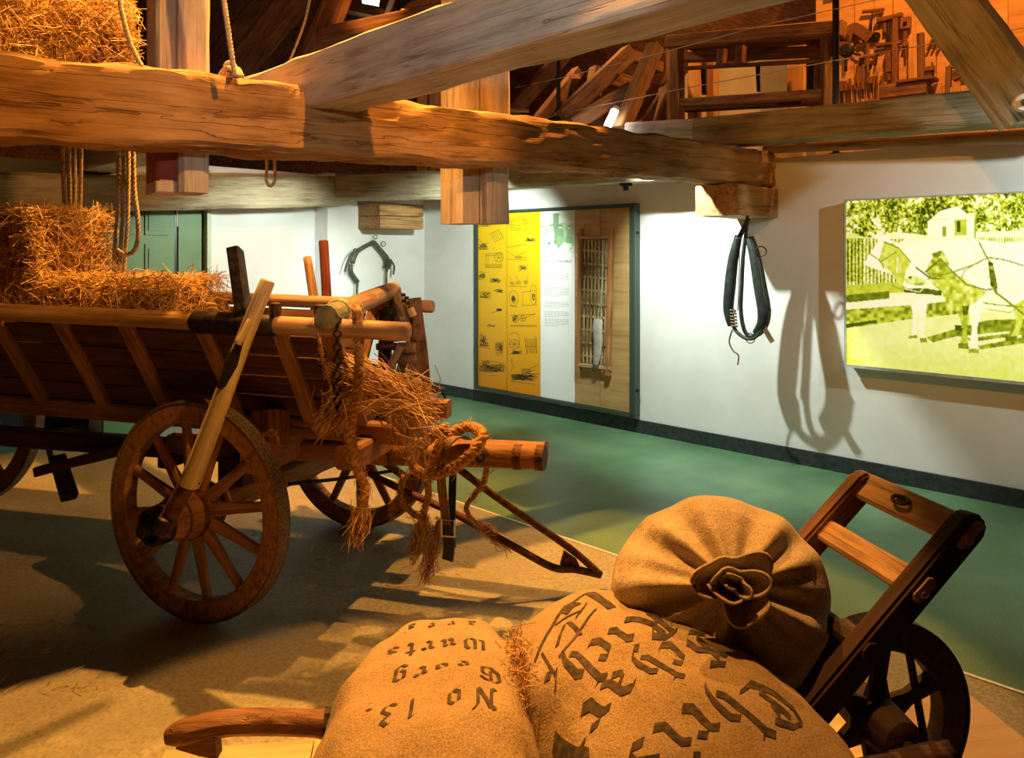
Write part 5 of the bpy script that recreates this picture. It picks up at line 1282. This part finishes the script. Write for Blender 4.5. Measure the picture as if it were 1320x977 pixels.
straws('straw_tuft', Q, D, rs.uniform(0.06, 0.18, n), 0.0014, M_hay, sb)
# thin braid on the side planks
straw_rope('thin braided cord hanging down the wagon side', [px(411, 434, 2.98), px(417, 465, 3.04), px(426, 495, 3.1), px(433, 516, 3.14)], 0.008, 60, False)

# ================================================================== leather tack hung over the wagon front
tk = thing('harness_strap', px(520, 560, 4.0), 'wide brown leather strap slung over the end of the cross pole', 'strap')
b = MB(); b.ribbon(spline([px(474, 384, 4.35), px(484, 375, 4.3), px(497, 370, 4.22), px(509, 374, 4.18), px(517, 395, 4.15), px(526, 425, 4.12), px(534, 455, 4.1), px(540, 490, 4.1)], 5), 0.085, 0.008, [Vector((0.5, 1, 0))]*36); b.build('strap_band', M_leather, tk)
b = MB(); b.ribbon(spline([px(504, 374, 4.22), px(508, 395, 4.18), px(511, 418, 4.15), px(514, 440, 4.15)], 5), 0.055, 0.007, Vector((1, -0.3, 0))); b.build('strap_tongue', M_leather, tk)
t2 = thing('harness_strap', px(545, 560, 4.05), 'long leather strap with buckle hanging from the far wagon rail', 'strap')
for (pts, wd, nm) in (([(534, 384), (537, 410), (541, 440), (545, 480), (547, 530)], 0.075, 'strap_band'), ([(538, 386), (537.5, 405), (538, 425), (538, 438)], 0.042, 'strap_tongue')):
    b = MB(); b.ribbon(spline([px(x, y, 4.12 if nm == 'strap_band' else 4.07) for x, y in pts], 5), wd, 0.008, Vector((1, -0.2, 0))); b.build(nm, M_leather, t2)
b = MB()
for (x, y) in ((520, 380), (524, 384), (521, 388), (526, 391)): b.box(tuple(px(x, y, 4.05)), (0.022, 0.02, 0.016))
b.build('buckle', M_iron, t2)
b = MB(); b.ring(px(546, 497, 4.08), 0.03, 0.007, Vector((0.2, 1, 0)), 16, 6); b.build('buckle_ring', M_iron, t2)
t3 = thing('harness_gear', px(505, 570, 4.1), 'dark chain and leather harness with rollers hanging inside the wagon front', 'harness')
for (pts, wd, mt) in (([(500, 395), (499, 440), (497, 500), (493, 560)], 0.05, M_blackleather), ([(493, 400), (492, 470), (486, 560)], 0.035, M_blackleather), ([(530, 470), (532, 520), (536, 562)], 0.06, M_leather), ([(520, 500), (517, 560), (520, 575)], 0.05, M_blackleather), ([(510, 540), (520, 572)], 0.04, M_leather)):
    b = MB(); b.ribbon(spline([px(x, y, 4.12) for x, y in pts], 5), wd, 0.02, Vector((1, -0.2, 0))); b.build('strap_band', mt, t3)
for (x, y) in ((524, 449), (525, 464), (524, 478), (522, 492)):
    MB().lathe([(-0.05, 0.022), (-0.045, 0.032), (0.045, 0.032), (0.05, 0.022)], 12, Matrix.Translation(px(x, y, 4.06))).build('roller', M_leather, t3)
pole('wooden_pin', px(502, 475, 4.0), px(517, 446, 4.0), 0.022, 0.020, M_rail, t3)
pole('wooden_pin', px(528, 397, 4.02), px(533, 408, 4.02), 0.022, 0.022, M_pale, t3)
b = MB()
for k in range(9): b.ring(px(505+1.0*(k % 2), 400+9*k, 4.1), 0.018, 0.006, Vector((1, 0.2, 0)) if k % 2 else Vector((0, 1, 0)), 10, 5)
b.build('chain', M_iron, t3)
pole('iron_bolt', px(485, 447, 4.05), px(512, 446, 4.05), 0.018, 0.018, M_rust, t3)
b = MB(); b.tube(spline([px(549, 502, 4.1), px(560, 505, 4.1), px(573, 510, 4.08), px(570, 530, 4.06), px(560, 545, 4.05), px(548, 548, 4.05)], 5), 0.006, 6); b.build('wire_bow', M_black, t3)
pole('shaft_stub', px(537, 512, 4.1), px(562, 522, 4.1), 0.025, 0.02, M_rail, t3)
# strap looped over the draw logs
t4 = thing('harness_strap', px(576, 720, 3.3), 'dark leather strap with buckle hanging over the draw logs', 'strap')
b = MB(); b.ribbon(spline([px(604, 566, 3.45), px(592, 563, 3.40), px(580, 568, 3.33), px(571, 585, 3.28), px(569, 620, 3.28), px(573, 655, 3.29), px(577, 690, 3.3), px(580, 708, 3.3)], 5), 0.040, 0.007, Vector((0.9, -0.35, 0))); b.build('strap_band', M_leather, t4)
b = MB(); b.ribbon(spline([px(584, 600, 3.42), px(583, 640, 3.4), px(582, 680, 3.38), px(583, 706, 3.36)], 5), 0.034, 0.007, Vector((0.9, -0.35, 0))); b.build('strap_band', M_blackleather, t4)
b = MB(); b.ribbon(spline([px(577, 678, 3.29), px(579, 705, 3.29), px(577, 722, 3.29)], 4), 0.05, 0.01, Vector((0.9, -0.35, 0))); b.build('strap_end', M_blackleather, t4)
b = MB()
c_ = px(577.5, 681, 3.27); ex = Vector((0.028, -0.008, 0)); ez = Vector((0, 0, 0.034))
b.tube([c_-ex-ez, c_+ex-ez, c_+ex+ez, c_-ex+ez, c_-ex-ez], 0.0045, 6); b.build('buckle', M_trim, t4)

# ================================================================== attic beyond the right wall
AF = 2.25
M_or = M_oiled
# tool wall of vertical boards
tw = thing('tool_wall', uv(1.0, 7.9, AF), 'orange lit board wall in the attic hung with tools', 'board wall')
VT = 7.85
u = -1.2; k = 0
while u < 3.25:
    wd = 0.17+0.05*((k*37) % 5)/5; uvbox('board', u, u+wd-0.006, VT+0.012*(k % 2), VT+0.05, AF, 5.1, M_or, None, tw); u += wd; k += 1
uvbox('ledge', -1.2, 3.2, VT-0.12, VT, AF+0.70, AF+0.73, M_dark, None, tw)
uvbox('top_rail', -1.2, 3.2, VT-0.06, VT, 4.12, 4.22, M_dark, None, tw)
TV = VT-0.04
def tp(x, y, d=0.0): return onv(x, y, TV-d)
def zt5(x, y): return (1080+x/6.978, y/6.978)
def tl(name, label, cat='tool', grp=None, at=(0, 0)):
    q = zt5(*at); return thing(name, tp(*q), label, cat, grp)
def tb(t, name, a, b_, w_, th, mat=None, d=0.0): return beam(name, tp(*zt5(*a), d), tp(*zt5(*b_), d), th, w_, mat or M_tool, t, up=V.cross(tp(*zt5(*b_))-tp(*zt5(*a))).normalized(), ch=0.2)
def tbv(t, name, pts, r, mat=None, n=6, d=0.0):
    b = MB(); b.tube(spline([tp(*zt5(*p), d) for p in pts], 4), r, n); return b.build(name, mat or M_iron, t, smooth=True)
t = tl('auger', 'long T handled auger hanging at the top of the tool wall', at=(305, 300)); tb(t, 'handle', (222, 108), (415, 85), 0.03, 0.03); tbv(t, 'shank', [(312, 100), (305, 200), (298, 310)], 0.008)
t = tl('shoulder_yoke', 'arched wooden shoulder yoke on the tool wall', 'yoke', at=(190, 370)); b = MB(); b.ribbon(spline([tp(*zt5(x, y)) for x, y in ((75, 370), (110, 285), (160, 255), (220, 290), (300, 345))], 5), 0.10, 0.05, Vector((0, 0, 1))); b.build('yoke_body', M_tool, t)
t = tl('frame_clamp', 'tall wooden screw clamp in the middle of the tool wall', 'clamp', at=(520, 760)); tb(t, 'upright', (520, 150), (515, 765), 0.055, 0.06); tb(t, 'jaw', (355, 190), (580, 135), 0.05, 0.06); tb(t, 'jaw', (345, 410), (570, 385), 0.035, 0.05); tbv(t, 'screw', [(452, 210), (455, 300), (458, 375)], 0.016); tbv(t, 'side_bar', [(425, 200), (425, 300)], 0.012, M_tool)
t = tl('block_plane', 'square wooden plane block right of the clamp', 'plane', at=(610, 265)); tb(t, 'body', (610, 160), (608, 262), 0.095, 0.07); tb(t, 'wedge', (605, 195), (605, 220), 0.03, 0.03, M_iron, 0.04); tb(t, 'peg', (608, 265), (605, 400), 0.03, 0.03)
t = tl('mallet', 'wooden mallet hanging below the plane block', 'mallet', at=(615, 520)); tb(t, 'head', (590, 405), (635, 405), 0.05, 0.05); tb(t, 'handle', (615, 410), (615, 520), 0.018, 0.018)
t = tl('tapered_board', 'tall tapered orange board standing on the tool shelf', 'board', at=(690, 745)); tb(t, 'plank', (690, 310), (685, 745), 0.10, 0.03, M_or); tb(t, 'side_plank', (745, 300), (750, 700), 0.06, 0.05, M_dark); 
t = tl('slat_bundle', 'three slanted slats leaning by the slanting brace', 'slats', at=(800, 440)); 
for k in range(3): tb(t, 'slat', (800+45*k, 450-10*k), (870+40*k, 320), 0.02, 0.02)
t = tl('hand_drill', 'hand drill with round knob at the left of the tool wall', 'drill', at=(75, 520)); b = MB(); b.lathe([(-0.03, 0.05), (-0.02, 0.065), (0.02, 0.065), (0.03, 0.05)], 16, frame(tp(*zt5(75, 455)), tp(*zt5(75, 455))+V) @ Matrix.Translation((-0.5, 0, 0))); b.build('knob', M_iron, t); tbv(t, 'shank', [(72, 500), (72, 640)], 0.016, M_iron)
t = tl('brace_drill', 'curved carpenter brace drill on the tool wall', 'drill', at=(170, 500)); tbv(t, 'crank', [(210, 380), (160, 390), (138, 430), (145, 480), (210, 495)], 0.011); tbv(t, 'knob', [(205, 365), (215, 395)], 0.022, M_tool)
t = tl('pulley', 'dark round pulley wheel beside the clamp jaw', 'pulley', at=(340, 340)); b = MB(); b.ring(tp(*zt5(340, 330)), 0.03, 0.016, V, 16, 6); b.build('wheel', M_iron, t); tbv(t, 'axle', [(320, 335), (375, 330)], 0.012)
t = tl('wood_plane', 'dark moulding plane hanging below the pulley', 'plane', at=(455, 640)); tb(t, 'body', (452, 480), (455, 650), 0.055, 0.05); tb(t, 'wedge', (425, 620), (470, 590), 0.025, 0.03)
t = tl('gimlet', 'gimlet with wooden crossbar on the tool wall', 'gimlet', at=(340, 590)); tb(t, 'handle', (330, 450), (420, 430), 0.025, 0.025); tbv(t, 'shank', [(360, 440), (352, 520), (340, 590)], 0.008)
t = tl('pliers', 'open pliers with long wooden grips on the tool wall', 'pliers', at=(215, 760)); tbv(t, 'jaw', [(215, 520), (212, 580)], 0.026); tbv(t, 'grip', [(205, 570), (182, 640), (178, 760)], 0.013, M_tool); tbv(t, 'grip', [(222, 570), (232, 660), (228, 760)], 0.013, M_tool)
t = tl('spoke_shave', 'cross shaped tool with round boss on the tool wall', 'tool', at=(272, 640)); tb(t, 'handle', (270, 395), (275, 660), 0.028, 0.028); tb(t, 'crossbar', (225, 515), (340, 500), 0.03, 0.03); b = MB(); b.ring(tp(*zt5(275, 605)), 0.02, 0.014, V, 14, 6); b.build('boss', M_iron, t)
grp = 'chisels in a row on the tool wall'
ORD = 'first second third fourth fifth sixth seventh eighth ninth tenth eleventh twelfth'.split()
for i, (x, y0, y1, wd) in enumerate(((30, 735, 930, 0.05), (72, 730, 925, 0.022), (108, 710, 925, 0.024), (152, 715, 920, 0.014), (180, 700, 880, 0.02), (222, 740, 890, 0.03), (265, 640, 880, 0.018), (300, 690, 830, 0.034), (328, 680, 890, 0.012), (352, 640, 890, 0.012), (400, 680, 880, 0.026), (460, 660, 800, 0.022))):
    t = tl('chisel', ORD[i]+' chisel from the black railing post along the tool wall', 'chisel', grp, (x, y1)); tb(t, 'handle', (x, y0), (x+3, y0*0.55+y1*0.45), wd, wd); tb(t, 'blade', (x+3, y0*0.55+y1*0.45), (x+5, y1), wd*0.6, 0.008, M_iron)
t = tl('tool_chest', 'dark low chest below the tapered board', 'chest', at=(610, 880)); tb(t, 'chest_body', (395, 845), (820, 790), 0.16, 0.15, M_dark, 0.1); tb(t, 'chest_lid', (560, 750), (880, 708), 0.03, 0.2, M_tool, 0.1)
t = tl('bench_vise', 'wooden vise bracket at the right of the tool wall', 'vise', at=(1000, 840)); tb(t, 'post', (1000, 600), (990, 840), 0.045, 0.05, M_dark); tb(t, 'arm', (1000, 605), (1100, 590), 0.035, 0.05); tb(t, 'shelf_board', (780, 625), (870, 610), 0.05, 0.04); tb(t, 'shelf_board', (1040, 720), (1180, 640), 0.035, 0.06); tbv(t, 'rod', [(848, 560), (855, 690)], 0.009)
for oi_, (x0, x1, y0) in enumerate(((830, 850, 770), (865, 930, 755), (950, 1030, 790), (1040, 1100, 740), (1110, 1160, 770))):
    t = tl('wood_offcut', ORD[oi_]+' wooden offcut from the dark chest, below the vise bracket', 'wood', 'offcuts under the vise bracket', ((x0+x1)/2, 870)); tb(t, 'offcut', ((x0+x1)/2, y0), ((x0+x1)/2, 870), (x1-x0)/6.978*7.2/1000, 0.03, M_or)

# pale plaster wall behind the bench
uvbox('wall_attic', 3.3, 5.6, 9.0, 9.1, AF, 4.4, noisy('cream_plaster', (0.62, 0.50, 0.30), (0.74, 0.62, 0.40), 3, 0.9, 0.05))
# work bench / loom frame
vb_ = 6.35
wbn = thing('loom_frame', uv(3.6, vb_, AF), 'dark wooden loom frame standing in the attic behind the railing', 'loom')
def wbp(x, y, d=0.0): return onv(x, y, vb_+d)
def lb_(name, a, b_, w_, h_, mat=M_dark, d=0.0): return beam(name, wbp(*a, d), wbp(*b_, d), w_, h_, mat, wbn, rough=0.003, seg=8, side=2, ch=0.1)
lb_('post', (874, 172), (872, 58), 0.11, 0.10, M_wagon); lb_('post', (1067, 148), (1067, 30), 0.10, 0.09, M_wagon)
lb_('post', (866, 172), (864, 62), 0.1, 0.05, M_dark, 0.5); lb_('post', (1052, 150), (1052, 30), 0.09, 0.09, M_dark, 0.6)
lb_('top_beam', (862, 55), (1087, 36), 0.14, 0.12, M_wagon); lb_('top_beam', (885, 60), (1080, 42), 0.5, 0.05, M_plank, 0.35)
lb_('cross_rail', (880, 133), (1062, 121), 0.10, 0.075, M_wagon); lb_('cross_rail', (882, 141), (1062, 131), 0.12, 0.05, M_plank, 0.4)
lb_('thin_rail', (885, 88), (1062, 78), 0.05, 0.03, M_dark); lb_('thin_rail', (885, 74), (1062, 66), 0.12, 0.09, M_dark, 0.3)
lb_('clamp_block', (930, 84), (932, 64), 0.09, 0.08, M_tool, -0.08); lb_('clamp_block', (955, 82), (956, 60), 0.10, 0.08, M_tool, -0.08)
lb_('upright', (978, 118), (977, 86), 0.03, 0.03, M_black, 0.1); lb_('upright', (908, 122), (907, 86), 0.04, 0.04, M_black, 0.1); lb_('upright', (1044, 116), (1044, 78), 0.05, 0.05, M_black, 0.1)
for (x0, x1, d) in ((888, 903, 0.8), (912, 926, 0.9), (1016, 1038, 0.9)): 
    p0 = wbp(x0, 125, d); p1 = wbp(x1, 125, d); t = thing('board', (p0+p1)/2, ['orange upright board at the left inside the loom frame', 'narrow orange upright board beside the cream wall', 'brown upright board right of the cream wall'][[888, 912, 1016].index(x0)], 'board')
    beam('plank', Vector(((p0.x+p1.x)/2, (p0.y+p1.y)/2, AF)), Vector(((p0.x+p1.x)/2, (p0.y+p1.y)/2, wbp(x0, 60, d).z)), (p1-p0).length, 0.05, M_or, t, up=V)
# black railing posts and wires
for (x, yb, yt, lab) in ((1077.5, 140, -40, 'black metal railing post beside the tool wall'), (720, 165, 60, 'black metal railing post in front of the roof struts')):
    v_ = 5.62; t = thing('railing_post', uv(onv(x, yb, v_).dot(U), v_, AF), lab, 'post')
    base = uv(onv(x, yb, v_).dot(U), v_, AF); topz = onv(x, yt, v_).z
    beam('post_tube', base, Vector((base.x, base.y, topz)), 0.04, 0.04, M_black, t, ch=0.2)
    beam('post_foot', base+Vector((0, 0, 0.0)), base+Vector((0, 0, 0.012)), 0.1, 0.1, M_black, t, ch=0.1)
wires = []
for (pts, lab) in (([(655, 167), (720, 147), (860, 118), (1077, 78), (1320, 36)], 'lowest steel railing wire running from tie beam to brace'), ([(664, 113), (720, 101), (860, 66), (990, 31), (1120, 2), (1200, -16)], 'upper steel railing wire above the loom frame')):
    b = MB(); b.tube([onv(x, y, 5.60) for x, y in pts], 0.0035, 6); o = b.build('railing_wire', M_trim); tagp(o, lab, 'wire', None)
# roof struts between tie beam and loom
RS = [((655, 150), (735, 62), 7.6, .14, 'dark strut rising behind the split post'), ((724, 152), (812, 68), 7.4, .16, 'thick orange strut leaning right behind the railing post'), ((800, 168), (845, 60), 7.0, .13, 'pale edged rafter leaning right beside the fluorescent tube'), ((735, 162), (812, 115), 7.2, .14, 'low orange strut crossing in front of the dark roof'), ((762, 95), (850, 122), 8.0, .16, 'horizontal roof timber behind the crossing struts'),
      ((770, 165), (766, 105), 7.6, .12, 'short upright brown strut between the crossing timbers'), ((808, 70), (850, 88), 8.2, .12, 'small timber high between the rafters'), ((742, 98), (730, 145), 8.2, .1, 'thin dark upright timber right of the railing post'), ((838, 168), (872, 92), 8.0, .16, 'broad grey roof board left of the loom'), ((818, 170), (848, 128), 7.9, .14, 'lit pale roof board beside the fluorescent tube'),
      ((690, 160), (745, 92), 8.4, .12, 'thin dark rafter low behind the railing wires'),
      ((300, 100), (405, -30), 7.6, .30, 'big dark slanting rafter right of the pale hoist rope'), ((385, 105), (440, -30), 6.8, .26, 'dark rafter behind the thin slanting rope'), ((262, 95), (360, -20), 8.4, .22, 'dark rafter between post and hoist rope'), ((412, 30), (520, 55), 8.6, .2, 'dark horizontal timber below the roof window'), ((425, 35), (440, 70), 8.2, .12, 'short dark strut under the roof window timber'), ((330, 110), (372, 20), 8.8, .05, 'thin red rod in the dark left roof'), ((540, 20), (590, -20), 8.2, .3, 'dark rafter above the wooden crate')]
for i, (a_, b_, Z, wd, lab) in enumerate(RS):
    o = beam('roof_strut', px(a_[0], a_[1], Z), px(b_[0], b_[1], Z+0.3), wd, wd, M_dark if i > 10 or i in (0, 7, 10) else M_wagon, rough=0.004, seg=8, side=2, seed=80+i, ch=0.08); tagp(o, lab, 'timber')
# pegs behind the post
o = pole('peg', px(650, 141, 6.4), px(682, 143, 6.4), 0.015, 0.015, M_rail); tagp(o, 'short round wooden peg right of the split post', 'peg')
# fluorescent tube
ft = thing('fluorescent_lamp', px(788, 153, 6.9), 'lit fluorescent tube between the roof struts', 'lamp')
M_glow = flat('tube_glow', (1.0, 0.95, 0.97), 0.4, 14.0); b = MB(); b.tube([px(783, 163, 6.9), px(793, 142, 6.9)], 0.035, 12); b.build('tube', M_glow, ft, smooth=True)
for (x, y) in ((782, 165), (794, 140)): MB().lathe([(-0.02, 0.03), (0.02, 0.03)], 10, frame(px(782, 165, 6.9), px(794, 140, 6.9)).to_3x3().to_4x4() if False else Matrix.Translation(px(x, y, 6.9)) @ frame(px(782, 165, 6.9), px(794, 140, 6.9)).to_3x3().to_4x4()).build('end_cap', M_trim, ft)
# roof window with daylight
rw = thing('window_1', px(485, 6, 8.6), None, None); rw['kind'] = 'structure'
def rq(p, th, nm, mat):
    b = MB(); P = [px(x, y, z) for x, y, z in p]; n_ = (P[1]-P[0]).cross(P[3]-P[0]).normalized()*th
    b.add(P+[q+n_ for q in P], [(0, 1, 2, 3), (7, 6, 5, 4), (0, 4, 5, 1), (1, 5, 6, 2), (2, 6, 7, 3), (3, 7, 4, 0)]); return b.build(nm, mat, rw)
rq([(466, -14, 8.9), (490, -14, 8.9), (488, 6, 8.7), (467, 2, 8.7)], 0.02, 'pane', flat('daylight_pane', (0.95, 0.97, 1.0), 0.3, 9.0))
M_wf = noisy('window_frame_paint', (0.55, 0.60, 0.60), (0.7, 0.74, 0.74), 10, 0.5, 0.02)
rq([(418, 6, 8.5), (492, 22, 8.5), (492, 26, 8.5), (418, 10, 8.5)], 0.06, 'frame_bar', M_wf); rq([(505, -10, 8.4), (512, -10, 8.4), (500, 22, 8.4), (494, 21, 8.4)], 0.06, 'frame_bar', M_wf); rq([(440, 0, 8.6), (495, 12, 8.6), (495, 19, 8.6), (440, 6, 8.6)], 0.08, 'frame_bar', M_wagon)
# wooden crate on the attic timbers
cr = thing('wooden_crate', px(505, 45, 7.0), 'orange lit wooden crate with dovetailed corner above the grey beam', 'crate')
P4 = [px(474, 33, 7.2), px(521, 11, 6.7), px(556, 22, 7.3), px(510, 40, 7.8)]
for i in range(4):
    a_, b_ = P4[i], P4[(i+1) % 4]; a_ = a_.copy(); b_ = b_.copy(); zz = 3.45
    vs = [Vector((a_.x, a_.y, zz)), Vector((b_.x, b_.y, zz)), b_, a_]; nn = (vs[1]-vs[0]).cross(Vector((0, 0, 1))).normalized()*0.03
    b = MB(); b.add(vs+[q-nn for q in vs], [(0, 1, 2, 3), (7, 6, 5, 4), (0, 4, 5, 1), (1, 5, 6, 2), (2, 6, 7, 3), (3, 7, 4, 0)]); b.build('side_board', M_or, cr)
beam('corner_batten', px(529, 50, 6.75), px(529, 17, 6.75), 0.05, 0.05, M_or, cr)
o = beam('attic_beam', px(440, 62, 7.2), px(600, 30, 6.9), 0.9, 0.14, M_dark, seg=6, side=2, rough=0.003, seed=95); tagp(o, 'dark attic beam carrying the wooden crate', 'beam')
# red board panels low behind the tie beam
for (x0, x1, lab) in ((537, 552, 'narrow red brown board behind the tie beam'), (553, 574, 'red brown board panel left of the split grey post')):
    p = px((x0+x1)/2, 150, 7.6); o = beam('roof_board', Vector((p.x, p.y, 2.35)), Vector((p.x, p.y, 3.25)), (x1-x0)/1000*7.6-0.01, 0.04, M_oiled, up=Vector((0, 1, 0))); tagp(o, lab, 'board')

# ================================================================== loose straw on the floor
n = 260; Q = np.zeros((n, 3)); 
for i in range(n):
    if i < 60: p = onz(random.uniform(-20, 130), random.uniform(800, 890), 0.016)
    else: p = onz(random.gauss(520, 90), random.gauss(725, 28), 0.016)
    Q[i] = p
D = rs.normal(size=(n, 3)); D[:, 2] *= 0.05
o = straws('straw_litter', Q, D, rs.uniform(0.03, 0.12, n), 0.0013, M_hay); tagp(o, 'loose straw litter scattered on the platform floor', 'straw')
